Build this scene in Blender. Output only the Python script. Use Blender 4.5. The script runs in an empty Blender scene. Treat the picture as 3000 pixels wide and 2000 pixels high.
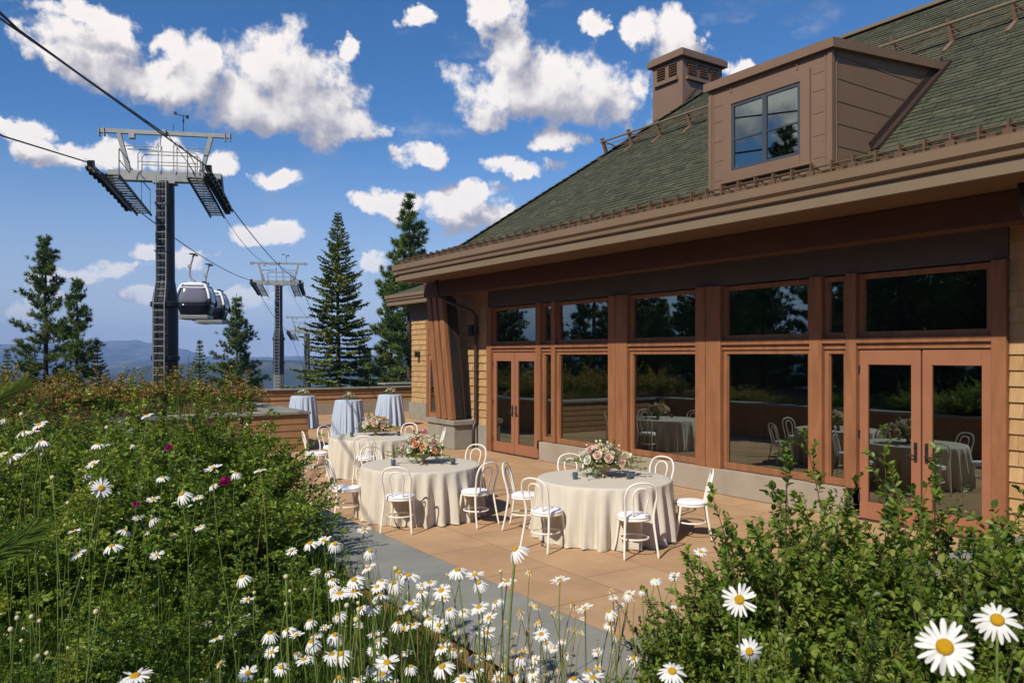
import bpy, math, random
import numpy as np
from mathutils import Vector, Matrix, noise as mn
R = math.radians
sc = bpy.context.scene
COL = sc.collection
random.seed(7)

# ------------------------------------------------------------------ helpers
class MB:
    """collects shapes and links them as ONE mesh object"""
    def __init__(s): s.v = []; s.f = []; s.m = []; s.a = []
    def add(s, vs, fs, mi=0, a=0.5):
        o = len(s.v); s.v += [tuple(p) for p in vs]
        s.f += [tuple(i + o for i in f) for f in fs]; s.m += [mi] * len(fs); s.a += [a] * len(vs)
    def box(s, x0, y0, z0, x1, y1, z1, mi=0, a=0.5):
        x0, x1 = min(x0, x1), max(x0, x1); y0, y1 = min(y0, y1), max(y0, y1); z0, z1 = min(z0, z1), max(z0, z1)
        s.add([(x0,y0,z0),(x1,y0,z0),(x1,y1,z0),(x0,y1,z0),(x0,y0,z1),(x1,y0,z1),(x1,y1,z1),(x0,y1,z1)],
              [(0,3,2,1),(4,5,6,7),(0,1,5,4),(1,2,6,5),(2,3,7,6),(3,0,4,7)], mi, a)
    def bar(s, p, q, w, h, up=(0,0,1), mi=0, a=0.5):
        p = Vector(p); q = Vector(q); d = (q - p).normalized(); u = Vector(up)
        r = d.cross(u)
        if r.length < 1e-4: r = d.cross(Vector((1,0,0)))
        r.normalize(); u = r.cross(d)
        vs = []
        for c in (p, q):
            for a1, b1 in ((-1,-1),(1,-1),(1,1),(-1,1)): vs.append(c + r*(a1*w/2) + u*(b1*h/2))
        s.add(vs, [(3,2,1,0),(4,5,6,7),(0,1,5,4),(1,2,6,5),(2,3,7,6),(3,0,4,7)], mi, a)
    def tube(s, pts, r, n=8, cap=True, mi=0, a=0.5, closed=False):
        pts = [Vector(p) for p in pts]; N = len(pts)
        rs = r if isinstance(r, (list, tuple)) else [r] * N
        vs = []; fs = []; prev = None
        for i, p in enumerate(pts):
            if closed: d = (pts[(i+1) % N] - pts[i-1])
            else: d = pts[min(i+1, N-1)] - pts[max(i-1, 0)]
            d.normalize()
            if prev is None:
                x = d.cross(Vector((0,0,1)))
                if x.length < 0.05: x = d.cross(Vector((0,1,0)))
            else: x = prev - d * prev.dot(d)
            x.normalize(); prev = x; y = d.cross(x)
            for k in range(n):
                t = 2*math.pi*k/n; vs.append(p + x*(rs[i]*math.cos(t)) + y*(rs[i]*math.sin(t)))
        M = N if closed else N-1
        for i in range(M):
            for k in range(n):
                j = (i+1) % N
                fs.append((i*n+k, i*n+(k+1) % n, j*n+(k+1) % n, j*n+k))
        if cap and not closed:
            fs.append(tuple(range(n-1, -1, -1))); fs.append(tuple((N-1)*n+k for k in range(n)))
        s.add(vs, fs, mi, a)
    def lathe(s, prof, n=24, c=(0,0,0), mi=0, a=0.5):
        vs = []; fs = []; P = len(prof)
        for r, z in prof:
            for k in range(n):
                t = 2*math.pi*k/n; vs.append((c[0]+r*math.cos(t), c[1]+r*math.sin(t), c[2]+z))
        for i in range(P-1):
            for k in range(n): fs.append((i*n+k, i*n+(k+1) % n, (i+1)*n+(k+1) % n, (i+1)*n+k))
        if prof[0][0] > 1e-5: fs.append(tuple(range(n-1, -1, -1)))
        if prof[-1][0] > 1e-5: fs.append(tuple((P-1)*n+k for k in range(n)))
        s.add(vs, fs, mi, a)
    def sphere(s, c, r, n=10, m=6, sq=(1,1,1), mi=0, a=0.5):
        prof = [(r*math.sin(math.pi*i/m), -r*math.cos(math.pi*i/m)) for i in range(m+1)]
        vs = []; fs = []
        for rr, z in prof:
            for k in range(n):
                t = 2*math.pi*k/n; vs.append((c[0]+rr*math.cos(t)*sq[0], c[1]+rr*math.sin(t)*sq[1], c[2]+z*sq[2]))
        for i in range(m):
            for k in range(n): fs.append((i*n+k, i*n+(k+1) % n, (i+1)*n+(k+1) % n, (i+1)*n+k))
        s.add(vs, fs, mi, a)
    def prism(s, poly, axis, a0, a1, mi=0, a=0.5):
        """extrude a closed 2D outline along an axis ('x','y','z')"""
        n = len(poly); vs = []
        for t in (a0, a1):
            for p, q in poly:
                vs.append({'x': (t,p,q), 'y': (p,t,q), 'z': (p,q,t)}[axis])
        fs = [tuple(range(n)), tuple(range(2*n-1, n-1, -1))] + [(i, i+n, (i+1) % n+n, (i+1) % n) for i in range(n)]
        s.add(vs, fs, mi, a)
    def build(s, name, mats, parent=None, smooth=False, bevel=0.0, org=None, segs=1, fixn=False):
        me = bpy.data.meshes.new(name)
        o3 = (0,0,0)
        if org is not None: o3 = org
        elif parent is not None and parent.get('_world'): 
            l = world_loc(parent); o3 = (l.x, l.y, l.z)
        me.from_pydata([(p[0]-o3[0], p[1]-o3[1], p[2]-o3[2]) for p in s.v], [], s.f)
        if not isinstance(mats, (list, tuple)): mats = [mats]
        for m in mats: me.materials.append(m)
        if len(mats) > 1: me.polygons.foreach_set('material_index', s.m)
        at = me.attributes.new('v', 'FLOAT', 'POINT'); at.data.foreach_set('value', s.a)
        if fixn:
            import bmesh
            bm = bmesh.new(); bm.from_mesh(me); bmesh.ops.recalc_face_normals(bm, faces=bm.faces); bm.to_mesh(me); bm.free()
        if smooth: me.polygons.foreach_set('use_smooth', [True]*len(me.polygons))
        me.update()
        o = bpy.data.objects.new(name, me); COL.objects.link(o)
        if parent is not None:
            o.parent = parent
            if parent.get('_world'): o['_world'] = 1
        if org is not None and parent is None: o.location = org
        if bevel:
            b = o.modifiers.new('bevel', 'BEVEL'); b.width = bevel; b.segments = segs; b.limit_method = 'ANGLE'; b.angle_limit = R(40)
        return o

def world_loc(o):
    l = Vector(o.location)
    while o.parent is not None:
        o = o.parent; l = l + Vector(o.location)
    return l

def np_mesh(name, V, F, mats, parent=None, attr=None, smooth=False, midx=None):
    """fast mesh from numpy arrays, F is (M,3) or (M,4)"""
    V = np.asarray(V, np.float32); F = np.asarray(F, np.int32); k = F.shape[1]
    me = bpy.data.meshes.new(name)
    me.vertices.add(len(V)); me.vertices.foreach_set('co', V.ravel())
    me.loops.add(F.size); me.loops.foreach_set('vertex_index', F.ravel())
    me.polygons.add(len(F)); me.polygons.foreach_set('loop_start', np.arange(0, F.size, k, dtype=np.int32))
    me.polygons.foreach_set('loop_total', np.full(len(F), k, np.int32))
    if not isinstance(mats, (list, tuple)): mats = [mats]
    for m in mats: me.materials.append(m)
    if midx is not None: me.polygons.foreach_set('material_index', np.asarray(midx, np.int32))
    if attr is not None:
        at = me.attributes.new('v', 'FLOAT', 'POINT'); at.data.foreach_set('value', np.asarray(attr, np.float32))
    me.polygons.foreach_set('use_smooth', np.full(len(F), bool(smooth)))
    me.update(calc_edges=True); me.validate()
    o = bpy.data.objects.new(name, me); COL.objects.link(o)
    if parent is not None: o.parent = parent
    return o

def tag(o, label=None, cat=None, group=None, kind=None):
    if label: o['label'] = label
    if cat: o['category'] = cat
    if group: o['group'] = group
    if kind: o['kind'] = kind
    return o
def thing(name, loc, label, cat, group=None, rz=0.0, world=False):
    o = bpy.data.objects.new(name, None); COL.objects.link(o)
    o.location = loc; o.rotation_euler = (0, 0, rz); o.empty_display_size = 0.2
    if world: o['_world'] = 1
    return tag(o, label, cat, group)
KIDS = {}
def kids(o): return [c for c in bpy.data.objects if c.parent == o]
def dup(root, loc, rz=0.0, label=None, group=None, scale=None):
    r = root.copy(); COL.objects.link(r); r.location = loc; r.rotation_euler = (0, 0, rz)
    if label: r['label'] = label
    if group: r['group'] = group
    if scale: r.scale = scale if isinstance(scale, (tuple, list)) else (scale,)*3
    for ch in kids(root):
        c = ch.copy(); COL.objects.link(c); c.parent = r
        for g in kids(ch):
            d = g.copy(); COL.objects.link(d); d.parent = c
    return r
def unworld():
    for o in bpy.data.objects:
        if '_world' in o: del o['_world']

# ------------------------------------------------------------------ materials
def mat(name, col, rough=0.6, spec=0.3, var=0.0, vscale=4.0, col2=None, bump=0.0, bscale=40.0, metal=0.0, stretch=None, attr=None, attr_cols=None, sheen=0, obj=True):
    """procedural surface: base colour with noise variation, optional attribute-driven colour, bump"""
    m = bpy.data.materials.new(name); m.use_nodes = True
    nt = m.node_tree; nt.nodes.clear(); N = nt.nodes.new; L = nt.links.new
    out = N('ShaderNodeOutputMaterial'); b = N('ShaderNodeBsdfPrincipled'); L(b.outputs[0], out.inputs[0])
    b.inputs['Roughness'].default_value = rough; b.inputs['Specular IOR Level'].default_value = spec; b.inputs['Metallic'].default_value = metal
    tc = N('ShaderNodeTexCoord'); vec = tc.outputs['Object']
    if stretch:
        mp = N('ShaderNodeMapping'); mp.inputs['Scale'].default_value = stretch; L(vec, mp.inputs[0]); vec = mp.outputs[0]
    c4 = tuple(col) + (1,)
    src = None
    if attr_cols:
        at = N('ShaderNodeAttribute'); at.attribute_name = 'v'
        cr = N('ShaderNodeValToRGB'); el = cr.color_ramp.elements
        n = len(attr_cols)
        el[0].position = 0; el[0].color = tuple(attr_cols[0]) + (1,); el[1].position = 1; el[1].color = tuple(attr_cols[-1]) + (1,)
        for i in range(1, n-1):
            e = el.new(i/(n-1)); e.color = tuple(attr_cols[i]) + (1,)
        L(at.outputs['Fac'], cr.inputs[0]); src = cr.outputs[0]
    if var > 0 or col2:
        nz = N('ShaderNodeTexNoise'); nz.inputs['Scale'].default_value = vscale; nz.inputs['Detail'].default_value = 6; nz.inputs['Roughness'].default_value = 0.6
        L(vec, nz.inputs['Vector'])
        mr = N('ShaderNodeMapRange'); mr.inputs[1].default_value = 0.3; mr.inputs[2].default_value = 0.7; L(nz.outputs['Fac'], mr.inputs[0])
        mx = N('ShaderNodeMix'); mx.data_type = 'RGBA'; L(mr.outputs[0], mx.inputs['Factor'])
        if src is not None:
            mx.blend_type = 'MULTIPLY'; L(src, mx.inputs[6]); k = 1-var; mx.inputs[7].default_value = (k,k,k,1)
        else:
            d = col2 if col2 else tuple(c*(1-var) for c in col)
            mx.inputs[6].default_value = c4; mx.inputs[7].default_value = tuple(d) + (1,)
        src = mx.outputs[2]
    if src is not None: L(src, b.inputs['Base Color'])
    else: b.inputs['Base Color'].default_value = c4
    if bump > 0:
        n2 = N('ShaderNodeTexNoise'); n2.inputs['Scale'].default_value = bscale; n2.inputs['Detail'].default_value = 5; L(vec, n2.inputs['Vector'])
        bp = N('ShaderNodeBump'); bp.inputs['Strength'].default_value = bump; bp.inputs['Distance'].default_value = 0.02
        L(n2.outputs['Fac'], bp.inputs['Height']); L(bp.outputs[0], b.inputs['Normal'])
    m['_b'] = 1
    return m

def leafmat(name, cols, rough=0.45, trans=0.42, spec=0.35, tint=(1.25,1.15,0.55)):
    m = bpy.data.materials.new(name); m.use_nodes = True
    nt = m.node_tree; nt.nodes.clear(); N = nt.nodes.new; L = nt.links.new
    out = N('ShaderNodeOutputMaterial'); b = N('ShaderNodeBsdfPrincipled'); tr = N('ShaderNodeBsdfTranslucent'); mx = N('ShaderNodeMixShader')
    at = N('ShaderNodeAttribute'); at.attribute_name = 'v'
    cr = N('ShaderNodeValToRGB'); el = cr.color_ramp.elements; n = len(cols)
    el[0].position = 0; el[0].color = tuple(cols[0]) + (1,); el[1].position = 1; el[1].color = tuple(cols[-1]) + (1,)
    for i in range(1, n-1):
        e = el.new(i/(n-1)); e.color = tuple(cols[i]) + (1,)
    L(at.outputs['Fac'], cr.inputs[0]); L(cr.outputs[0], b.inputs['Base Color'])
    b.inputs['Roughness'].default_value = rough; b.inputs['Specular IOR Level'].default_value = spec
    vm = N('ShaderNodeMix'); vm.data_type = 'RGBA'; vm.blend_type = 'MULTIPLY'; vm.inputs['Factor'].default_value = 1
    L(cr.outputs[0], vm.inputs[6]); vm.inputs[7].default_value = tuple(tint) + (1,)
    L(vm.outputs[2], tr.inputs['Color']); mx.inputs[0].default_value = trans
    L(b.outputs[0], mx.inputs[1]); L(tr.outputs[0], mx.inputs[2]); L(mx.outputs[0], out.inputs[0])
    return m

def glassmat(name, tint, refl):
    m = bpy.data.materials.new(name); m.use_nodes = True
    nt = m.node_tree; nt.nodes.clear(); N = nt.nodes.new; L = nt.links.new
    out = N('ShaderNodeOutputMaterial'); t = N('ShaderNodeBsdfTransparent'); g = N('ShaderNodeBsdfGlossy'); mx = N('ShaderNodeMixShader')
    t.inputs[0].default_value = tuple(tint) + (1,); g.inputs['Roughness'].default_value = 0.0; g.inputs['Color'].default_value = (0.82,0.96,0.9,1)
    fr = N('ShaderNodeFresnel'); fr.inputs[0].default_value = 1.5
    ma = N('ShaderNodeMath'); ma.operation = 'ADD'; ma.use_clamp = True; ma.inputs[1].default_value = refl; L(fr.outputs[0], ma.inputs[0])
    # slight waviness of float glass
    tc = N('ShaderNodeTexCoord'); nz = N('ShaderNodeTexNoise'); nz.inputs['Scale'].default_value = 0.9; nz.inputs['Detail'].default_value = 1; L(tc.outputs['Object'], nz.inputs['Vector'])
    bp = N('ShaderNodeBump'); bp.inputs['Strength'].default_value = 0.02; bp.inputs['Distance'].default_value = 0.03; L(nz.outputs['Fac'], bp.inputs['Height'])
    L(bp.outputs[0], g.inputs['Normal'])
    L(ma.outputs[0], mx.inputs[0]); L(t.outputs[0], mx.inputs[1]); L(g.outputs[0], mx.inputs[2]); L(mx.outputs[0], out.inputs[0])
    return m

M = {}
M['trim'] = mat('stained_wood', (0.315,0.136,0.062), 0.55, 0.25, var=0.38, vscale=7, stretch=(1,1,0.18), bump=0.2, bscale=60)
M['door'] = mat('painted_door', (0.315,0.133,0.07), 0.45, 0.3, var=0.12, vscale=3)
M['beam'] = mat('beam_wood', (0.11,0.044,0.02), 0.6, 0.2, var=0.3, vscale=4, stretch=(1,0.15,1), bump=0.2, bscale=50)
M['metal_brown'] = mat('brown_metal', (0.205,0.128,0.083), 0.42, 0.4, var=0.12, vscale=1.5, bump=0.03, bscale=8)
M['gutter'] = mat('gutter_metal', (0.2,0.132,0.08), 0.4, 0.45, var=0.1, vscale=1.2)
M['fascia'] = mat('fascia_board', (0.2,0.148,0.096), 0.6, 0.25, var=0.1, vscale=2)
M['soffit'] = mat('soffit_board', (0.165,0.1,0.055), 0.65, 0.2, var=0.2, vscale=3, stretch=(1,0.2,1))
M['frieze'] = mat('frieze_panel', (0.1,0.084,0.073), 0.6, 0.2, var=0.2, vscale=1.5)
M['shingle'] = mat('cedar_shingle', (0.5,0.28,0.1), 0.75, 0.15, attr_cols=[(0.42,0.25,0.112),(0.46,0.285,0.132),(0.5,0.32,0.155)], var=0.22, vscale=14, stretch=(1,1,0.2), bump=0.25, bscale=90)
M['concrete'] = mat('cast_concrete', (0.30,0.27,0.225), 0.85, 0.15, col2=(0.22,0.205,0.165), vscale=2.2, bump=0.15, bscale=50)
M['conc_warm'] = mat('warm_concrete', (0.36,0.295,0.23), 0.85, 0.15, col2=(0.28,0.235,0.185), vscale=2.0, bump=0.12, bscale=60)
M['stone'] = mat('blue_stone', (0.285,0.272,0.232), 0.8, 0.2, col2=(0.205,0.2,0.175), vscale=2.5, bump=0.12, bscale=70)
M['siding'] = mat('siding_board', (0.36,0.195,0.092), 0.65, 0.2, var=0.25, vscale=4, bump=0.1, bscale=40)
M['roof_tab'] = mat('roof_shingle', (0.1,0.1,0.06), 0.9, 0.1, attr_cols=[(0.06,0.064,0.044),(0.078,0.082,0.054),(0.09,0.094,0.062),(0.112,0.106,0.07)], var=0.35, vscale=25, bump=0.3, bscale=200)
M['roof_base'] = mat('roof_felt', (0.035,0.038,0.028), 0.95, 0.05)
M['black_metal'] = mat('dark_metal', (0.022,0.02,0.02), 0.45, 0.4, var=0.2, vscale=3)
M['bronze'] = mat('bronze_metal', (0.05,0.032,0.024), 0.4, 0.4, var=0.15, vscale=3)
M['handle'] = mat('handle_metal', (0.05,0.05,0.06), 0.3, 0.5, metal=0.6)
M['glass'] = glassmat('window_glass', (0.3,0.31,0.28), 0.26)
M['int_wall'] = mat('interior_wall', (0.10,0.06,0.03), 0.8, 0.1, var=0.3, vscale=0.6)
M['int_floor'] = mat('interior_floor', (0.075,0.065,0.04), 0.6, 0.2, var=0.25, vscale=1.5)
M['curtain'] = mat('curtain_cloth', (0.42,0.24,0.07), 0.9, 0.05, var=0.2, vscale=3)
M['chair'] = mat('white_painted_wood', (0.82,0.76,0.69), 0.38, 0.4, var=0.04, vscale=20)
M['cushion'] = mat('white_cushion', (0.83,0.82,0.84), 0.8, 0.15, var=0.05, vscale=15, bump=0.08, bscale=120)
M['linen'] = mat('linen_cloth', (0.6,0.54,0.45), 0.9, 0.1, var=0.07, vscale=7, bump=0.18, bscale=220)
M['bluecloth'] = mat('pale_blue_cloth', (0.43,0.50,0.61), 0.85, 0.1, var=0.05, vscale=6, bump=0.1, bscale=150)
M['bowl'] = mat('glazed_bowl', (0.34,0.235,0.15), 0.4, 0.4, var=0.3, vscale=20)
M['votive'] = mat('smoked_glass', (0.06,0.085,0.105), 0.12, 0.6)
M['candle'] = mat('candle_wax', (0.65,0.62,0.55), 0.5, 0.3)
M['petal'] = leafmat('daisy_petal', [(0.80,0.78,0.74),(0.86,0.84,0.80)], 0.6, 0.25, 0.15, (1,1,0.95))
M['petal_dry'] = leafmat('dry_petal', [(0.62,0.53,0.36),(0.78,0.70,0.55)], 0.7, 0.2, 0.1, (1,0.95,0.8))
M['disc'] = mat('daisy_disc', (0.82,0.45,0.02), 0.8, 0.1, var=0.3, vscale=250, bump=0.6, bscale=500)
M['stem'] = leafmat('flower_stem', [(0.10,0.15,0.03),(0.2,0.25,0.06)], 0.55, 0.1, 0.25)
M['stem_dry'] = leafmat('dry_stem', [(0.18,0.15,0.05),(0.28,0.22,0.09)], 0.6, 0.1, 0.2)
M['rose_leaf'] = leafmat('rose_leaf', rough=.36, spec=.5, cols=[(0.04,0.08,0.009),(0.095,0.175,0.016),(0.155,0.25,0.024),(0.23,0.32,0.036),(0.34,0.38,0.06)])
M['shrub_leaf'] = leafmat('shrub_leaf', [(0.038,0.068,0.011),(0.09,0.15,0.018),(0.15,0.225,0.026),(0.21,0.28,0.038),(0.3,0.33,0.07)])
M['hedge_leaf'] = leafmat('hedge_leaf', [(0.05,0.075,0.012),(0.11,0.15,0.02),(0.18,0.21,0.03),(0.26,0.25,0.045)])
M['spent'] = leafmat('spent_bloom', [(0.26,0.125,0.035),(0.42,0.235,0.07),(0.54,0.38,0.14)], 0.8, 0.2, 0.1, (1,0.9,0.7))
M['twig'] = mat('twig_bark', (0.1,0.08,0.035), 0.8, 0.1, var=0.3, vscale=30)
M['grass'] = leafmat('grass_blade', [(0.018,0.042,0.006),(0.042,0.088,0.012),(0.08,0.135,0.018),(0.16,0.17,0.04)], 0.6, 0.3, 0.08)
M['drygrass'] = leafmat('dry_grass', [(0.12,0.12,0.03),(0.26,0.2,0.07),(0.36,0.27,0.12)], 0.6, 0.3, 0.2, (1,0.95,0.7))
M['needle'] = leafmat('pine_needle', [(0.024,0.048,0.011),(0.065,0.115,0.02),(0.125,0.18,0.03),(0.22,0.25,0.05)], 0.5, 0.15, 0.3)
M['needle_fir'] = leafmat('fir_needle', [(0.04,0.066,0.018),(0.1,0.145,0.034),(0.19,0.225,0.05),(0.21,0.235,0.06)], 0.5, 0.15, 0.3)
M['needle_near'] = leafmat('young_needle', [(0.06,0.11,0.018),(0.13,0.21,0.035),(0.26,0.33,0.07)], 0.45, 0.2, 0.4)
M['bark'] = mat('tree_bark', (0.10,0.07,0.05), 0.9, 0.1, var=0.45, vscale=6, stretch=(1,1,0.3), bump=0.6, bscale=20)
M['galv'] = mat('galvanised_steel', (0.34,0.345,0.33), 0.5, 0.5, var=0.25, vscale=3, metal=0.25)
M['tower'] = mat('dark_blue_tower_paint', (0.018,0.02,0.03), 0.45, 0.4, var=0.2, vscale=1)
M['tower_grey'] = mat('grey_tower_base', (0.12,0.125,0.115), 0.7, 0.3, var=0.2, vscale=1)
M['galv_dark'] = mat('dark_grating', (0.13,0.135,0.13), 0.6, 0.4, var=0.3, vscale=4)  # catwalk steel, a darker grey than the galvanised parts
M['rubber'] = mat('black_rubber', (0.012,0.012,0.013), 0.5, 0.3)
M['cable'] = mat('steel_cable', (0.03,0.03,0.033), 0.5, 0.4)
M['cab_white'] = mat('white_cabin_shell', (0.8,0.8,0.82), 0.3, 0.5)
M['cab_dark'] = mat('dark_cabin_panel', (0.012,0.012,0.02), 0.15, 0.6)
M['cab_glass'] = mat('tinted_cabin_window', (0.15,0.15,0.19), 0.1, 0.5)
for nm, c in (('cream',(0.86,0.76,0.55)),('blush',(0.86,0.63,0.54)),('peach',(0.82,0.45,0.24)),('pink',(0.82,0.4,0.45)),('white',(0.88,0.85,0.76)),('magenta',(0.42,0.02,0.16))):
    M['f_'+nm] = leafmat(nm+'_petal', [tuple(x*0.85 for x in c), c], 0.7, 0.25, 0.1, (1,0.97,0.9))

# ------------------------------------------------------------------ the lodge
lodge = thing('lodge_building', (10.8, 11.0, 0), 'brown lodge with green shingle hip roof, dormer and a long wall of windows', 'building', world=True)
def lp(mb, name, m, bevel=0.0, parent=None, smooth=False, label=None, fixn=False):
    o = mb.build(name, M[m] if isinstance(m, str) else m, parent or lodge, bevel=bevel, smooth=smooth, fixn=fixn)
    if label: o['label'] = label
    return o
FX = 10.8                                        # facade plane
# posts and mullions (y ranges), full height
for y0, y1, w in ((16.9,17.1,0), (14.79,14.97,0), (14.24,14.37,0), (12.20,12.41,1), (11.84,12.185,1), (9.80,10.03,1), (9.45,9.785,1), (7.46,7.68,0), (6.89,7.06,0), (4.83,5.01,0)):
    m = MB(); zb = 0.0 if y0 > 14.8 or y0 < 5 else (0.38 if w else 0.445)
    m.box(FX-0.065-0.012*w, y0, zb, FX+0.12, y1, 3.62)
    lp(m, 'window_post', 'trim', 0.006)
# ledge over the lower windows, cut between posts
bays = [('door',14.97,16.9), ('win',14.37,14.79), ('win',12.41,14.24), ('win',10.03,11.84), ('win',7.68,9.45), ('win',7.06,7.46), ('door',5.01,6.89)]
for kind, y0, y1 in bays:
    m = MB(); m.box(FX-0.06, y0+.001, 2.585, FX+0.1, y1-.001, 2.665); m.box(FX-0.015, y0+.001, 2.5, FX+0.1, y1-.001, 2.584)
    lp(m, 'transom_rail', 'trim', 0.004)
    def frame(z0, z1, w, wb, name='window', x=FX+0.012):
        f = MB(); a, b = y0+.002, y1-.002
        f.box(x, a, z0, x+.07, a+w, z1); f.box(x, b-w, z0, x+.07, b, z1)
        f.box(x, a+w, z0, x+.07, b-w, z0+wb); f.box(x, a+w, z1-w, x+.07, b-w, z1)
        # glazing bead
        q = .018
        f.box(x+.02, a+w, z0+wb, x+.06, a+w+q, z1-w); f.box(x+.02, b-w-q, z0+wb, x+.06, b-w, z1-w)
        o = lp(f, name, 'trim', 0.004)
        g = MB(); g.add([(x+.045,a+w*.8,z0+wb*.8),(x+.045,b-w*.8,z0+wb*.8),(x+.045,b-w*.8,z1-w*.8),(x+.045,a+w*.8,z1-w*.8)], [(0,3,2,1)])
        lp(g, 'pane', 'glass', parent=o)
    frame(2.667, 3.60, .075, .085)
    if kind == 'win':
        frame(0.447, 2.498, .07, .11)
    else:
        mid = (y0+y1)/2
        for sgn, a, b in ((0, y0+.012, mid-.012), (1, mid+.012, y1-.012)):
            f = MB(); x = FX+.01; st = .135
            f.box(x, a, .02, x+.05, a+st, 2.485); f.box(x, b-st, .02, x+.05, b, 2.485)
            f.box(x, a+st, .02, x+.05, b-st, .27); f.box(x, a+st, 2.27, x+.05, b-st, 2.485)
            d = lp(f, 'door', 'door', 0.005)
            g = MB(); g.add([(x+.025,a+st*.95,.26),(x+.025,b-st*.95,.26),(x+.025,b-st*.95,2.28),(x+.025,a+st*.95,2.28)], [(0,3,2,1)]); lp(g, 'pane', 'glass', parent=d)
            he = b if sgn else a; h = MB()
            for z in (.32, 1.25, 2.2): h.box(x-.012, he-.015, z-.06, x+.004, he+.012, z+.06)
            lp(h, 'hinge', 'black_metal', parent=d)
            hy = a+.065 if sgn else b-.065
            h = MB(); h.box(x-.012, hy-.022, .93, x-.001, hy+.022, 1.2, ); h.tube([(x-.012,hy,1.02),(x-.055,hy,1.02),(x-.06,hy+(.1 if sgn else -.1),1.015)], .011, 8); h.tube([(x-.012,hy,1.14),(x-.03,hy,1.14)], .018, 10)
            lp(h, 'handle', 'handle', parent=d)
        # black strip added as the shade in the gap between leaves; threshold
        m = MB(); m.box(FX+.035, mid-.03, .02, FX+.09, mid+.03, 2.49); lp(m, 'gap_shade_strip', 'black_metal')
        m = MB(); m.box(FX-.05, y0+.002, .006, FX+.1, y1-.002, .018); lp(m, 'threshold', 'bronze')
# concrete base under the windows
m = MB(); m.box(FX-.1, 12.2, .003, FX+.15, 14.79, .435); m.box(FX-.1, 7.06, .003, FX+.15, 12.195, .435)
lp(m, 'foundation', 'conc_warm', 0.01, label='pinkish grey concrete base below the windows')
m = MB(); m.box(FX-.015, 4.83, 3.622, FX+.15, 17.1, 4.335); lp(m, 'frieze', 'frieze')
# shingled walls: real courses
def shingle_wall(x, ya, yb, za, zb, ch=.2):
    m = MB(); z = za; rnd = random.Random(int(ya*10))
    m.box(x+.03, ya, za-.6, x+.2, yb, zb)
    while z < zb-.02:
        zt = min(z+ch, zb); y = ya
        while y < yb-.001:
            w = rnd.uniform(.17,.42); y1 = min(y+w, yb)
            if yb-y1 < .06: y1 = yb
            d = rnd.uniform(-.003,.003)
            m.add([(x-.018+d,y+.003,z),(x-.018+d,y1-.003,z),(x+.012,y1-.002,zt+.01),(x+.012,y+.002,zt+.01),(x+.031,y+.002,z),(x+.031,y1-.002,z)],
                  [(0,3,2,1),(0,1,5,4)], 0, rnd.random())
            y = y1
        z += ch
    return lp(m, 'shingle_wall', 'shingle')
shingle_wall(FX+.02, 17.102, 19.0, .62, 4.33)
shingle_wall(FX+.02, -3.0, 4.828, .02, 4.33)
m = MB(); m.box(FX-.03, 17.102, .003, FX+.2, 18.95, .615); lp(m, 'foundation', 'concrete', .008)
# wing beyond the post
WX = 14.04
shingle_wall(WX, 26.56, 27.8, .62, 3.78)
m = MB(); m.box(WX-.08, 26.5, .003, WX+.2, 27.9, .615); lp(m, 'foundation', 'concrete', .01, label='pale concrete base of the far wing')
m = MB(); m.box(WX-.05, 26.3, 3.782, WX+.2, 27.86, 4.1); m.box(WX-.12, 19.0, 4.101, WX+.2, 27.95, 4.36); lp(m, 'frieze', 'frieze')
m = MB(); m.box(WX+.03, 19.0, 0, WX+.2, 25.5, 4.1); m.box(WX+.03, 25.5, 2.9, WX+.2, 26.5, 4.1); m.box(WX+.21, 27.6, 0, 20, 27.8, 4.3); m.box(FX+.2, 18.8, 0, WX+.1, 19.0, 4.3); lp(m, 'wing_wall', 'shingle')
m = MB(); m.box(WX-.03, 26.42, .01, WX+.1, 26.55, 3.75); m.box(WX-.03, 25.4, .01, WX+.1, 25.52, 3.75); m.box(WX-.03, 25.53, 2.45, WX+.1, 26.41, 2.6); m.box(WX-.02, 26.3, 3.4, WX+.1, 26.62, 3.7); lp(m, 'window_post', 'trim', .004)
f = MB()
f.box(WX, 25.54, .03, WX+.05, 25.66, 2.44); f.box(WX, 26.29, .03, WX+.05, 26.41, 2.44); f.box(WX, 25.66, .03, WX+.05, 26.29, .3); f.box(WX, 25.66, 2.25, WX+.05, 26.29, 2.44)
d = lp(f, 'door', 'door', .004)
g = MB(); g.add([(WX+.03,25.65,.29),(WX+.03,26.3,.29),(WX+.03,26.3,2.26),(WX+.03,25.65,2.26)], [(0,3,2,1)]); lp(g, 'pane', 'glass', parent=d)
f = MB(); f.box(WX, 25.54, 2.61, WX+.05, 25.62, 3.6); f.box(WX, 26.33, 2.61, WX+.05, 26.41, 3.6); f.box(WX, 25.62, 2.61, WX+.05, 26.33, 2.7); f.box(WX, 25.62, 3.5, WX+.05, 26.33, 3.6)
d = lp(f, 'window', 'trim', .004)
g = MB(); g.add([(WX+.03,25.6,2.68),(WX+.03,26.35,2.68),(WX+.03,26.35,3.52),(WX+.03,25.6,3.52)], [(0,3,2,1)]); lp(g, 'pane', 'glass', parent=d)
m = MB(); m.box(WX+.21, 19.2, .02, WX+1.5, 27.5, .03); m.box(WX+1.5, 19.2, 0, WX+1.6, 27.5, 4.2); lp(m, 'interior_wall', 'int_wall')
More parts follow.
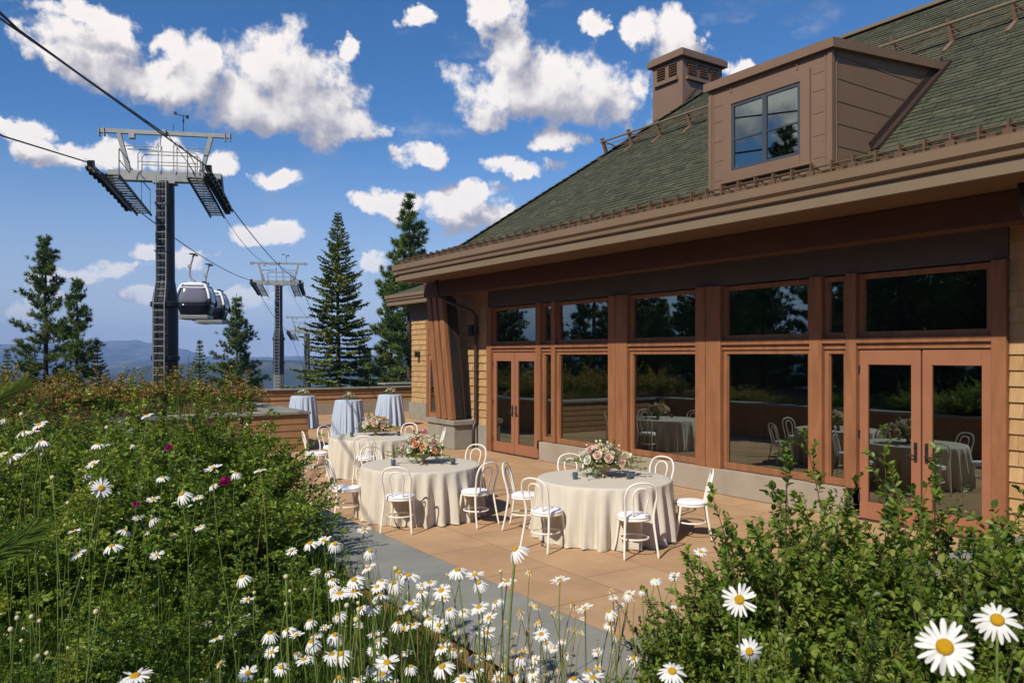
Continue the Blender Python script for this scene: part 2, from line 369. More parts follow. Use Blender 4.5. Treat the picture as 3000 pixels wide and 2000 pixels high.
def eave(x, ya, yb, dz=0.0):
    P = [(0,4.70),(-.002,4.715),(.012,4.715),(.012,4.69),(.10,4.69),(.16,4.66),(.16,4.32),(.12,4.32),(.12,4.45),(.10,4.455),(.085,4.47),(.05,4.49),(.045,4.555),(0.0,4.59)]
    g = MB(); g.prism([(x+a, b+dz) for a, b in P[:6]+[(.16,4.475),(.085,4.475),(.05,4.49),(.045,4.555),(0.0,4.59)]], 'y', ya, yb)
    lp(g, 'gutter', 'gutter', fixn=True)
    g = MB(); g.box(x+.10, ya, 4.315+dz, x+.155, yb, 4.473+dz); lp(g, 'fascia', 'fascia', .004)
eave(8.92, -4.0, 18.8)
eave(13.3, 19.0, 28.7, .03)
m = MB(); m.box(9.06, 18.6, 4.315, 16, 18.78, 4.47); m.box(8.96, 18.55, 4.475, 16, 18.8, 4.69); lp(m, 'gutter', 'gutter', label='end return of the eave gutter')
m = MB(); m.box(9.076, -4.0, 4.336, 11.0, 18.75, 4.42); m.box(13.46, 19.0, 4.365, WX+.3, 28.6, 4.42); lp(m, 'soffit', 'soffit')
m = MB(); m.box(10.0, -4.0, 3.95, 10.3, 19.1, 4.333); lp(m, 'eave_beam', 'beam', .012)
# roof body
E0 = (8.98, 4.695); E1 = (10.22, 5.16); E2 = (14.64, 8.82); YN = -4.0
m = MB()
def mir(x): return 29.28 - x
V = []
for x, z in (E0, E1, E2): V.append((x, YN, z))
V += [(mir(E1[0]), YN, E1[1]), (mir(E0[0]), YN, E0[1])]
V += [(E0[0], 18.74, E0[1]), (E1[0], 17.5, E1[1]), (E2[0], 13.08, E2[1]), (mir(E1[0]), 17.5, E1[1]), (mir(E0[0]), 18.74, E0[1])]
m.add(V, [(0,1,6,5),(1,2,7,6),(2,3,8,7),(3,4,9,8),(5,6,8,9),(6,7,8),(0,4,3,2,1),(0,5,9,4)])
roof = lp(m, 'roof', 'roof_base', fixn=True)
m = MB(); m.add([(13.4,19.0,4.73),(13.4,28.66,4.73),(16.5,26.0,6.0),(16.5,19.0,6.0),(20,28.66,4.73),(20,19,4.6),(13.4,19,4.6)], [(0,1,2,3),(1,4,2),(0,3,5,6),(0,6,5,4,1)])
m.box(13.42, 19.2, 4.70, 13.6, 28.5, 4.76)
lp(m, 'wing_roof', 'roof_tab', fixn=True)
# roof shingle tabs
m = MB(); rnd = random.Random(3)
def tabs(A, B, row):
    dx, dz = B[0]-A[0], B[1]-A[1]; L = math.hypot(dx, dz); ux, uz = dx/L, dz/L; nx, nz = -uz, ux
    n = int(L/row)
    for i in range(n):
        s0 = i*row; s1 = s0+row*1.12
        y = -2.0 + (i % 2)*.15 + rnd.uniform(-.03,.03)
        xm = A[0]+ux*(s0+row*.5); ymax = 18.8-(xm-8.92)-.03
        while y < ymax-.05:
            w = rnd.choice((.13,.16,.2,.24,.3)); y1 = min(y+w, ymax)
            h = rnd.uniform(.012,.022); off = rnd.uniform(-.012,.012)
            def P(s, hh, yy): return (A[0]+ux*s+nx*hh, yy, A[1]+uz*s+nz*hh)
            m.add([P(s0+off,h,y+.003),P(s0+off,h,y1-.003),P(s1,.004,y1-.003),P(s1,.004,y+.003),P(s0+off,-.004,y+.003),P(s0+off,-.004,y1-.003)],
                  [(0,1,2,3)[::-1],(4,5,1,0)[::-1]], 0, min(1,max(0,rnd.gauss(.5,.24))))
            y = y1
tabs((E0[0]+.05, E0[1]+.019), E1, .118)
tabs(E1, E2, .118)
o = lp(m, 'shingles', 'roof_tab', parent=roof); o['kind'] = 'stuff'
m = MB()
a = Vector((8.98,18.74,4.70)); b = Vector((10.22,17.5,5.17)); c = Vector((14.64,13.08,8.83))
for p, q in ((a,b),(b,c)):
    n = int((q-p).length/.2)
    for i in range(n):
        u = p.lerp(q, i/n); v = p.lerp(q, (i+1.15)/n); m.bar(u+Vector((0,0,.025)), v+Vector((0,0,.008)), .22, .02, a=rnd.random())
lp(m, 'hip_cap', 'roof_tab', parent=roof)
m = MB(); m.bar((14.64,-4,8.86), (14.64,13.1,8.86), .16, .06); lp(m, 'ridge_cap', 'fascia', parent=roof)
# snow rail high on the roof
ang = math.atan2(E2[1]-E1[1], E2[0]-E1[0]); nx, nz = -math.sin(ang), math.cos(ang); ux, uz = math.cos(ang), math.sin(ang)
def RP(x, h): return (x+nx*h, E1[1]+(x-E1[0])*math.tan(ang)+nz*h)
m = MB()
br = [14.95-.93*k for k in range(17)]
for h, r in ((.30,.024),):
    x, z = RP(12.93, h); m.tube([(x, 15.0, z), (x, .0, z)], r, 8)
rail = lp(m, 'snow_rail', 'fascia', parent=roof, label='pale rail running high along the roof slope')
m = MB()
for h in (.2,.11):
    x, z = RP(12.91, h); m.tube([(x, 14.95, z), (x, 0, z)], .009, 6)
for y in br:
    p = RP(12.88,.0); q = RP(12.97,.37); m.bar((p[0],y,p[1]), (q[0],y,q[1]), .05, .085, up=(1,0,0))
    p = RP(12.62,.03); q = RP(12.88,.03); m.bar((p[0],y,p[1]), (q[0],y,q[1]), .07, .03)
    p = RP(13.15,.02); q = RP(12.95,.3); m.bar((p[0],y,p[1]), (q[0],y,q[1]), .02, .03)
lp(m, 'snow_rail_bracket', 'metal_brown', parent=roof)
# snow fence along the eave
m = MB(); lang = math.atan2(E1[1]-E0[1], E1[0]-E0[0])
def EP(x, h): return E0[1]+(x-E0[0])*math.tan(lang)+h
m.tube([(9.10,18.55,EP(9.1,.115)),(9.10,-3,EP(9.1,.115))], .013, 6); m.tube([(9.06,18.6,EP(9.06,.06)),(9.06,-3,EP(9.06,.06))], .012, 6)
y = 18.45; k = 0
while y > -3:
    m.box(9.04, y-.012, EP(9.04,.0), 9.13, y+.012, EP(9.1,.155)); m.bar((9.12,y,EP(9.12,.12)), (9.3,y,EP(9.3,.02)), .025, .015)
    if k % 2 == 0: m.box(9.03, y-.05, EP(9.05,.0), 9.12, y+.05, EP(9.05,.085))
    m.box(9.0, y-.2, EP(9.0,.02), 9.09, y-.1, EP(9.0,.06))
    y -= .3; k += 1
lp(m, 'snow_fence', 'bronze', parent=roof)
bpy.data.objects['snow_fence'].data.materials[0] = mat('fence_bronze', (0.135,0.08,0.045), .45, .4, var=.2)
# dormer
DY0, DY1, DX = 6.38, 8.49, 9.4
m = MB(); m.prism([(DX,4.72),(DX,6.48),(12.2,6.73),(10.35,5.1)], 'y', DY0, DY1); dm_ = m
m = MB(); m.prism([(DX-.07,6.46),(DX-.07,6.585),(12.5,6.86),(12.5,6.735)], 'y', DY0-.07, DY1+.07); rf_ = m
m = dm_
for z in (5.06,5.36,5.66,5.96,6.2):       # folded seams on the front
    m.box(DX-.005, DY0+.09, z, DX, 6.66, z+.011); m.box(DX-.005, 8.22, z, DX, DY1-.09, z+.011)
m.box(DX-.014, 8.06, 6.34, DX, 8.076, 6.48); m.box(DX-.014, 6.9, 6.34, DX, 6.916, 6.48)
for y in (DY0+.08, DY1-.09): m.box(DX-.012, y, 4.8, DX, y+.014, 6.47)
for z in (5.2,5.5,5.8,6.1,6.4):              # on the cheek
    xe = min(12.1, E1[0]+(z-E1[1])/.828-.0); m.bar((DX+.12,DY0-.006,z), (xe-.02,DY0-.006,z), .003, .008)
m.box(DX+.1, DY0-.012, 4.8, DX+.115, DY0, 6.47)
m.box(DX-.016, DY0-.016, 4.75, DX+.05, DY0, 6.46); m.box(DX-.016, DY0+.0, 4.75, DX, DY0+.05, 6.46); m.box(DX-.016, DY1-.05, 4.75, DX, DY1+.012, 6.46)
dormer = lp(m, 'dormer', 'metal_brown', fixn=True); lp(rf_, 'dormer_roof', 'metal_brown', parent=dormer, fixn=True)
m = MB(); p = RP(10.3,.03); q = RP(12.2,.03)
m.bar((p[0],DY0-.07,p[1]), (q[0],DY0-.07,q[1]), .13, .02); m.bar((p[0],DY0-.13,p[1]+.01), (q[0],DY0-.13,q[1]+.01), .02, .05); m.bar((p[0],DY0-.012,p[1]+.05), (q[0],DY0-.012,q[1]+.05), .02, .12)
lp(m, 'flashing', 'bronze', parent=dormer)
m = MB(); a0, a1, b0, b1 = 6.84, 8.04, 5.15, 6.15; cw = .15; x = DX-.045
m.box(x, a0-cw, b0-.13, DX, a0, b1+cw); m.box(x, a1, b0-.13, DX, a1+cw, b1+cw); m.box(x, a0, b1, DX, a1, b1+cw); m.box(x-.01, a0, b0-.13, DX, a1, b0)
m.box(x-.03, a0-cw-.03, b0-.17, DX, a1+cw+.03, b0-.131)
lp(m, 'window_casing', 'metal_brown', .006, parent=dormer)
m = MB(); mid = (a0+a1)/2; x = DX-.03
m.box(x, a0, b0, DX-.002, a0+.045, b1); m.box(x, a1-.045, b0, DX-.002, a1, b1); m.box(x, a0+.045, b0, DX-.002, a1-.045, b0+.05); m.box(x, a0+.045, b1-.045, DX-.002, a1-.045, b1); m.box(x, mid-.035, b0+.05, DX-.002, mid+.035, b1-.045)
m.box(x+.004, a0+.045, 5.60, DX-.003, mid-.035, 5.622); m.box(x+.004, mid+.035, 5.60, DX-.003, a1-.045, 5.622)
lp(m, 'window_frame', mat('slate_frame', (0.055,0.062,0.078), .4, .4), parent=dormer)
g = MB(); xx = DX-.012; g.add([(xx,a0+.03,b0+.03),(xx,a1-.03,b0+.03),(xx,a1-.03,b1-.03),(xx,a0+.03,b1-.03)], [(0,3,2,1)])
m_dg = glassmat('dormer_glass', (0.22,0.3,0.27), .26); lp(g, 'pane', m_dg, parent=dormer)
# chimney
m = MB(); m.box(14.2, 13.7, 7.4, 15.63, 14.72, 9.64); chim = lp(m, 'chimney', 'metal_brown', .01)
m = MB(); m.box(14.1, 13.6, 9.642, 15.73, 14.82, 9.80); m.box(14.16, 13.66, 9.802, 15.67, 14.76, 9.86); lp(m, 'chimney_cap', 'metal_brown', .012, parent=chim)
m = MB(); k = MB()
for y in (14.0, 14.4):
    m.box(14.192, y-.13, 9.26, 14.199, y+.13, 9.56)
    for j in range(5): k.bar((14.175,y-.13,9.29+j*.06), (14.175,y+.13,9.29+j*.06), .05, .012, up=(.6,0,1))
k.box(14.13, 13.82, 9.12, 14.199, 14.6, 9.2)
for xq in (14.52, 14.92, 15.32):
    m.box(xq-.13, 13.692, 9.26, xq+.13, 13.699, 9.56)
    for j in range(5): k.bar((xq-.13,13.675,9.29+j*.06), (xq+.13,13.675,9.29+j*.06), .05, .012, up=(0,.6,1))
k.box(14.33, 13.63, 9.12, 15.5, 13.699, 9.2)
lp(m, 'louver_shade_panel', 'black_metal', parent=chim); lp(k, 'louver', 'metal_brown', parent=chim)  # flat dark panels stand in for the shade inside the louvers
m = MB(); m.bar((14.25,13.68,8.5), (14.6,13.62,8.9), .06, .05); m.bar((14.18,13.69,8.46),(14.18,14.75,7.7), .03,.06); lp(m, 'flashing', 'bronze', parent=chim)
m = MB()
for j in range(4): m.tube([(14.2+.12*j, 13.5-.03*j, 8.36+.1*j), (14.25+.12*j, 13.3, 8.44+.1*j), (14.32+.12*j, 13.25, 8.36+.1*j), (14.36+.12*j, 13.1, 8.38+.1*j)], .009, 5)
m.tube([(14.15,14.5,8.0),(13.95,14.75,8.02)], .04, 8)
lp(m, 'heating_cable', 'fascia', parent=chim)
# canted post on its concrete plinth
m = MB(); m.box(10.13, 17.68, .003, 10.775, 19.1, .62); plinth = lp(m, 'plinth', 'concrete', .012)
m = MB(); m.box(10.08, 17.62, .621, 10.775, 19.15, .745); lp(m, 'plinth_cap', 'concrete', .01, parent=plinth)
m = MB()
m.bar((10.36,18.2,.748), (10.24,18.52,3.948), .84, .2, up=(1,0,0)); post = lp(m, 'canted_post', 'black_metal')
for k in range(3):
    m = MB(); yb = 17.91+.31*k; m.bar((10.20,yb,.75), (10.08,yb+.34,3.949), .215, .13, up=(1,0,0)); lp(m, 'post_board', 'trim', .008, parent=post)
m = MB(); m.bar((10.5,17.84,.75), (10.34,18.1,3.9), .05, .16, up=(1,0,0)); lp(m, 'steel_plate', 'bronze', .005, parent=post)
# downspouts, lamps
m = MB(); m.tube([(9.8,18.0,4.335),(9.85,18.0,3.93),(10.0,17.93,3.82),(10.62,17.62,3.55),(10.72,17.59,3.42),(10.72,17.59,.78),(10.70,17.57,.68),(10.62,17.53,.6),(10.62,17.53,.05)], .042, 10)
for z in (3.3, 2.0, .9): m.tube([(10.72,17.59,z),(10.72,17.59,z+.05)], .05, 10)
lp(m, 'downspout', 'bronze', smooth=True)
m = MB(); m.tube([(9.75,4.22,4.336),(9.75,4.2,4.05),(9.85,4.16,3.9),(10.5,4.0,3.75),(10.7,3.95,3.6),(10.7,3.95,.05)], .045, 10); lp(m, 'downspout', 'bronze', smooth=True)
def lamp(x, y, z, s=1.0):
    m = MB(); m.box(x-.02*s, y-.06*s, z-.1*s, x, y+.06*s, z+.12*s); m.bar((x,y,z+.06*s), (x-.14*s,y,z+.09*s), .03*s, .03*s); m.box(x-.24*s, y-.1*s, z+.12*s, x-.06*s, y+.1*s, z+.15*s); m.box(x-.23*s, y-.09*s, z-.14*s, x-.07*s, y+.09*s, z-.11*s)
    for a in (-.085,.07): 
        for b in (-.225,-.085): m.box(x+b*s, y+a*s, z-.11*s, x+(b+.015)*s, y+(a+.015)*s, z+.12*s)
    m.box(x-.2*s, y-.06*s, z-.1*s, x-.1*s, y+.06*s, z+.11*s)
    lp(m, 'wall_lamp', 'black_metal')
lamp(10.81, 17.66, 3.05); lamp(14.02, 27.12, 2.45, .85)
# interior
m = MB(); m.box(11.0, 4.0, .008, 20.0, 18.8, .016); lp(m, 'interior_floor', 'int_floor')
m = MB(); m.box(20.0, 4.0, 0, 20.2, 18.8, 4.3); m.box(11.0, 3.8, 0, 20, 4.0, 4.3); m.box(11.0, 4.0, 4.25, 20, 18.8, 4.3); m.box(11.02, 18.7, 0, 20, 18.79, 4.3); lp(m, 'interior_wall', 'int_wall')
for x, y, w in ((11.35,11.55,.34),(11.35,9.2,.3),(11.5,13.9,.2),(12.6,8.35,.5)):
    m = MB(); n = 14
    for i in range(n):
        ya = y-w/2+w*i/n; yb = y-w/2+w*(i+1)/n; xa = x+.04*math.sin(i*2.1); xb = x+.04*math.sin((i+1)*2.1)
        m.add([(xa,ya,.02),(xb,yb,.02),(xb,yb,3.3),(xa,ya,3.3)], [(0,1,2,3)])
    lp(m, 'curtain', 'curtain', smooth=True)

# ------------------------------------------------------------------ ground, planters, parapet
def cap_slab(m, x0, y0, x1, y1, z, th, along, step):
    L = (x1-x0) if along == 'x' else (y1-y0); n = max(1, round(L/step))
    for i in range(n):
        a = i/n; b = (i+1)/n; g = .003
        if along == 'x': m.box(x0+L*a+g, y0, z-th, x0+L*b-g, y1, z)
        else: m.box(x0, y0+L*a+g, z-th, x1, y0+L*b-g, z)
gw = thing('garden_wall', (2.36, 2.65, 0), 'long bluestone capped retaining wall between the flower bed and the patio', 'wall', world=True)
m = MB(); cap_slab(m, 2.05, 2.953, 2.66, 19.55, 1.0, .07, 'y', 1.5); m.build('stone_cap', M['stone'], gw, bevel=.006)
m = MB(); cap_slab(m, 2.05, 2.32, 10.65, 2.95, 1.0, .07, 'x', 1.5); m.build('stone_cap', M['stone'], gw, bevel=.006)
m = MB(); m.box(2.1, 2.4, -.02, 2.6, 19.5, .929); m.box(2.61, 2.4, -.02, 10.6, 2.9, .929); m.build('wall_core', M['siding'], gw)
def boards(m, a, b, z0, z1, h, face, c, t=.02):
    z = z0
    while z < z1-.03:
        zt = min(z+h, z1)
        if face == 'x': m.add([(c+t,a,z),(c+t,b,z),(c+.004,b,zt),(c+.004,a,zt),(c-.01,a,z),(c-.01,b,z)], [(0,1,2,3),(4,5,1,0)])
        if face == '-y': m.add([(a,c-t,z),(b,c-t,z),(b,c-.004,zt),(a,c-.004,zt),(a,c+.01,z),(b,c+.01,z)], [(0,1,2,3),(4,5,1,0)])
        if face == 'y': m.add([(a,c+t,z),(b,c+t,z),(b,c+.004,zt),(a,c+.004,zt),(a,c-.01,z),(b,c-.01,z)], [(0,1,2,3),(4,5,1,0)])
        z += h
m = MB(); boards(m, 2.95, 19.55, .02, .925, .16, 'x', 2.6); boards(m, 2.62, 10.6, .02, .925, .16, 'y', 2.9); m.build('siding', M['siding'], gw, fixn=True)
bw = thing('planter_wall', (4.5, 19.9, 0), 'stone capped planter wall with brown boards in front of the rusty hedge', 'wall', world=True)
m = MB(); cap_slab(m, 2.05, 19.56, 7.05, 20.2, 1.0, .07, 'x', 1.6); m.build('stone_cap', M['stone'], bw, bevel=.006)
m = MB(); cap_slab(m, 6.25, 20.203, 7.05, 31.1, 1.0, .07, 'y', 1.6); m.build('stone_cap', M['stone'], bw, bevel=.006)
m = MB(); m.box(2.05, 19.62, -.02, 6.98, 20.1, .929); m.box(6.3, 20.11, -.02, 6.98, 31.1, .929); m.build('wall_core', M['siding'], bw)
m = MB(); boards(m, 2.66, 6.99, .02, .925, .17, '-y', 19.62); boards(m, 19.62, 31.1, .02, .925, .17, 'x', 6.98); m.build('siding', M['siding'], bw, fixn=True)
pw = thing('parapet_wall', (13, 31.3, 0), 'low parapet of brown boards on concrete at the far edge of the patio', 'wall', world=True)
m = MB(); m.box(7.0, 31.14, -.05, 22, 31.5, .46); m.build('concrete_base', M['conc_warm'], pw, bevel=.01)
m = MB(); m.box(7.0, 31.2, .461, 22, 31.45, 1.03); boards(m, 7.0, 22, .47, 1.03, .185, '-y', 31.2, .05); m.build('siding', M['siding'], pw, fixn=True)
m = MB(); cap_slab(m, 7.0, 31.08, 22, 31.56, 1.09, .055, 'x', 2.2); m.build('stone_cap', M['stone'], pw, bevel=.006)
m = MB(); m.box(15.0, 32.2, -.6, 21, 32.8, 1.12); m.box(14.9, 32.1, 1.121, 21.1, 32.9, 1.2)
o = m.build('outer_wall', M['concrete'], None, org=(18,32.5,0), bevel=.01); tag(o, 'pale stone wall top just beyond the parapet near the building', 'wall')

def patio_mat():
    m = mat('patio_paver', (0.455,0.27,0.15), .8, .2); nt = m.node_tree; N = nt.nodes.new; L = nt.links.new
    b = [n for n in nt.nodes if n.type == 'BSDF_PRINCIPLED'][0]
    tc = N('ShaderNodeTexCoord'); mp = N('ShaderNodeMapping'); mp.inputs['Rotation'].default_value = (0,0,R(90)); L(tc.outputs['Object'], mp.inputs[0])
    br = N('ShaderNodeTexBrick'); br.inputs['Scale'].default_value = 1.0; br.inputs['Brick Width'].default_value = 1.22; br.inputs['Row Height'].default_value = .91
    br.inputs['Mortar Size'].default_value = .008; br.inputs['Mortar Smooth'].default_value = .3; br.inputs['Bias'].default_value = 0
    br.inputs['Color1'].default_value = (0.42,0.258,0.14,1); br.inputs['Color2'].default_value = (0.475,0.3,0.168,1); br.inputs['Mortar'].default_value = (0.24,0.15,0.09,1)
    L(mp.outputs[0], br.inputs['Vector'])
    nz = N('ShaderNodeTexNoise'); nz.inputs['Scale'].default_value = 1.3; nz.inputs['Detail'].default_value = 8; nz.inputs['Roughness'].default_value = .65; L(tc.outputs['Object'], nz.inputs['Vector'])
    mr = N('ShaderNodeMapRange'); mr.inputs[1].default_value = .3; mr.inputs[2].default_value = .7; mr.inputs[3].default_value = .83; mr.inputs[4].default_value = 1.12; L(nz.outputs['Fac'], mr.inputs[0])
    mx = N('ShaderNodeMix'); mx.data_type = 'RGBA'; mx.blend_type = 'MULTIPLY'; mx.inputs['Factor'].default_value = 1; L(br.outputs['Color'], mx.inputs[6]); L(mr.outputs[0], mx.inputs[7]); L(mx.outputs[2], b.inputs['Base Color'])
    n2 = N('ShaderNodeTexNoise'); n2.inputs['Scale'].default_value = 60; n2.inputs['Detail'].default_value = 4; L(tc.outputs['Object'], n2.inputs['Vector'])
    a = N('ShaderNodeMath'); a.operation = 'MULTIPLY_ADD'; L(br.outputs['Fac'], a.inputs[0]); a.inputs[1].default_value = -.6; L(n2.outputs['Fac'], a.inputs[2])
    bp = N('ShaderNodeBump'); bp.inputs['Strength'].default_value = .25; bp.inputs['Distance'].default_value = .01; L(a.outputs[0], bp.inputs['Height']); L(bp.outputs[0], b.inputs['Normal'])
    return m
m = MB(); m.add([(2.0,2.3,0),(16,2.3,0),(16,31.3,0),(2.0,31.3,0)], [(0,1,2,3)]); o = m.build('patio', patio_mat()); tag(o, 'tan paved patio under the tables', None, None, 'structure')

# ------------------------------------------------------------------ tables, chairs, flowers
def arc(cx, cz, rx, rz, t0, t1, n): return [(cx+rx*math.cos(t0+(t1-t0)*i/n), cz+rz*math.sin(t0+(t1-t0)*i/n)) for i in range(n+1)]
def spline(P, n):
    P = [Vector(p) for p in P]; out = []
    for i in range(len(P)-1):
        p0 = P[max(i-1,0)]; p1 = P[i]; p2 = P[i+1]; p3 = P[min(i+2,len(P)-1)]
        for k in range(n):
            t = k/n; out.append(.5*((2*p1)+(p2-p0)*t+(2*p0-5*p1+4*p2-p3)*t*t+(3*p1-p0-3*p2+p3)*t**3))
    out.append(P[-1]); return out
def make_chair():
    t = thing('bentwood_chair', (0,0,0), 'white bentwood chair', 'chair')
    H = [(-.215,-.265,0),(-.195,-.215,.25),(-.178,-.19,.46),(-.188,-.215,.62),(-.2,-.245,.74),(-.165,-.272,.85),(-.085,-.285,.895),(0,-.287,.905)]
    H = H + [(-x,y,z) for x,y,z in H[-2::-1]]
    pts = spline(H, 5); n = len(pts)
    m = MB(); m.tube(pts, [.0125+.0035*max(0,1-abs(p.z-.46)/.46) for p in pts], 8); m.build('back_frame', M['chair'], t, smooth=True)
    I = [(-.075,-.165,.455),(-.08,-.2,.6),(-.098,-.232,.72),(-.085,-.252,.79),(-.045,-.262,.828),(0,-.264,.836)]
    I = I + [(-x,y,z) for x,y,z in I[-2::-1]]
    m = MB(); m.tube(spline(I,5), .0105, 8); m.build('back_loop', M['chair'], t, smooth=True)
    m = MB(); m.lathe([(.165,.425),(.2,.428),(.206,.44),(.204,.452),(.195,.458),(.0,.458)], 32); m.build('seat_frame', M['chair'], t, smooth=True)
    m = MB(); m.lathe([(.185,.459),(.199,.463),(.203,.474),(.195,.488),(.16,.499),(.09,.506),(0,.508)], 32); m.build('cushion', M['cushion'], t, smooth=True)
    for s in (-1,1):
        m = MB(); m.tube(spline([(s*.14,.135,.43),(s*.15,.15,.3),(s*.165,.18,.12),(s*.185,.215,0)],4), [.0165]*5+[.0145]*5+[.012]*3, 8); m.build('leg', M['chair'], t, smooth=True)
    m = MB(); m.tube([(.172*math.cos(a)*(1.0), -.015+.178*math.sin(a), .215) for a in [2*math.pi*i/32 for i in range(32)]], .0115, 8, closed=True); m.build('leg_ring', M['chair'], t, smooth=True)
    return t
chair0 = make_chair(); chair_used = [0]
def put_chair(cx, cy, deg, dist, label, twist=0.0):
    a = R(deg); loc = (cx+dist*math.cos(a), cy+dist*math.sin(a), 0); rz = a+math.pi/2+R(twist)
    if not chair_used[0]:
        chair_used[0] = 1; o = chair0; o.location = loc; o.rotation_euler = (0,0,rz); o['label'] = label; o['group'] = 'chairs around the round tables'
    else: o = dup(chair0, loc, rz, label, 'chairs around the round tables')
    return o
def cloth(name, R0, H, nfold, amp, flare, seed, mname, parent, top_r=None, pinch=None):
    rnd = random.Random(seed); NA = 280; prof = []
    ph = [(k, rnd.uniform(.5,1), rnd.uniform(0,6.28)) for k in (nfold, nfold+3, int(nfold*.6), nfold*2+1)]
    wt = (1, .7, .5, .25)
    rings = [(0.0,H,0),(R0*.5,H,0),(R0*.9,H,0),(R0-.012,H-.001,0),(R0-.003,H-.006,0),(R0,H-.018,0)]
    zs = [.95,.88,.78,.66,.54,.42,.3,.2,.11,.05,.012]
    m = MB(); vs = []; fs = []
    allr = rings + [(None, z*H, 1-z) for z in zs]
    for (r, z, d) in allr:
        for k in range(NA):
            t = 2*math.pi*k/NA
            if r is not None: rr = r; zz = z
            else:
                f = sum(w*p[1]*math.cos(p[0]*t+p[2]+.5*d*math.sin(3*t+p[2])) for w, p in zip(wt, ph))/1.9
                f = math.copysign(abs(f)**.7, f)+.18*math.cos(61*t+seed)*d
                rr = R0+.004+flare*d+amp*min(1,(d*1.5))**.8*f; zz = z
                if d > .9: zz = max(.004, z+.012*math.cos(9*t+seed)*(f>-.2)); rr += .012*math.cos(31*t+seed)*(d>.97)
            vs.append((rr*math.cos(t), rr*math.sin(t), zz))
    for i in range(len(allr)-1):
        for k in range(NA): fs.append((i*NA+k, i*NA+(k+1) % NA, (i+1)*NA+(k+1) % NA, (i+1)*NA+k))
    m.add(vs, [f[::-1] for f in fs]); return m.build(name, M[mname], parent, smooth=True)
def leafset(P, D, Nn, S, wr=.5, fold=.18, curl=.0):
    """(N,3) bases, directions, normals and lengths -> six-point pointed leaves"""
    D = D/np.linalg.norm(D,axis=1,keepdims=True); X = np.cross(D, Nn); X /= np.maximum(np.linalg.norm(X,axis=1,keepdims=True),1e-6); Z = np.cross(X, D)
    S = S[:,None]; w = S*wr*.5
    v = [P, P+D*S*.35+X*w+Z*S*fold*wr, P+D*S*.72+X*w*.8+Z*S*(fold*wr-curl), P+D*S-Z*S*curl*2, P+D*S*.72-X*w*.8+Z*S*(fold*wr-curl), P+D*S*.35-X*w+Z*S*fold*wr]
    V = np.stack(v,1).reshape(-1,3); n = len(P); b = (np.arange(n)*6)[:,None]
    F = np.concatenate([b+np.array([[0,1,2,3]]), b+np.array([[0,3,4,5]])],0)
    return V, F
def rnd_unit(rg, n):
    v = rg.normal(size=(n,3)); return v/np.linalg.norm(v,axis=1,keepdims=True)
def rose_mesh(rad, seed):
    rnd = random.Random(seed); m = MB()
    for layer, (cnt, rr, h, op) in enumerate(((3,.28,.95,.1),(4,.5,.9,.25),(5,.75,.72,.45),(6,1.0,.45,.8))):
        for k in range(cnt):
            a0 = 2*math.pi*(k/cnt)+layer*.7+rnd.uniform(-.1,.1); wd = 2*math.pi/cnt*.75; vs = []; fs = []; nu, nv = 4, 3
            for j in range(nv+1):
                q = j/nv
                for i in range(nu+1):
                    a = a0+wd*(i/nu-.5)*(1.1 if j else .7); e = 1-.25*abs(i/nu-.5)*q
                    r = rad*(rr*.35+rr*.65*math.sin(q*1.5)+op*.12*q*q); z = rad*(-.35+h*q*e*1.1-op*.15*q*q)
                    vs.append((r*math.cos(a), r*math.sin(a), z))
            for j in range(nv):
                for i in range(nu): fs.append((j*(nu+1)+i, j*(nu+1)+i+1, (j+1)*(nu+1)+i+1, (j+1)*(nu+1)+i))
            m.add(vs, fs, 0, rnd.random())
    return m
ROSES = {}
def rose(parent, c, d, rad, colr, k):
    key = (colr, k % 2)
    if key not in ROSES:
        o = rose_mesh(.05, k % 2 + 3).build('rose', M['f_'+colr], parent, smooth=True); ROSES[key] = o.data
    else:
        o = bpy.data.objects.new('rose', ROSES[key]); COL.objects.link(o); o.parent = parent
    o.location = c; o.scale = (rad/.05,)*3; o.rotation_euler = Vector(d).to_track_quat('Z','Y').to_euler(); return o
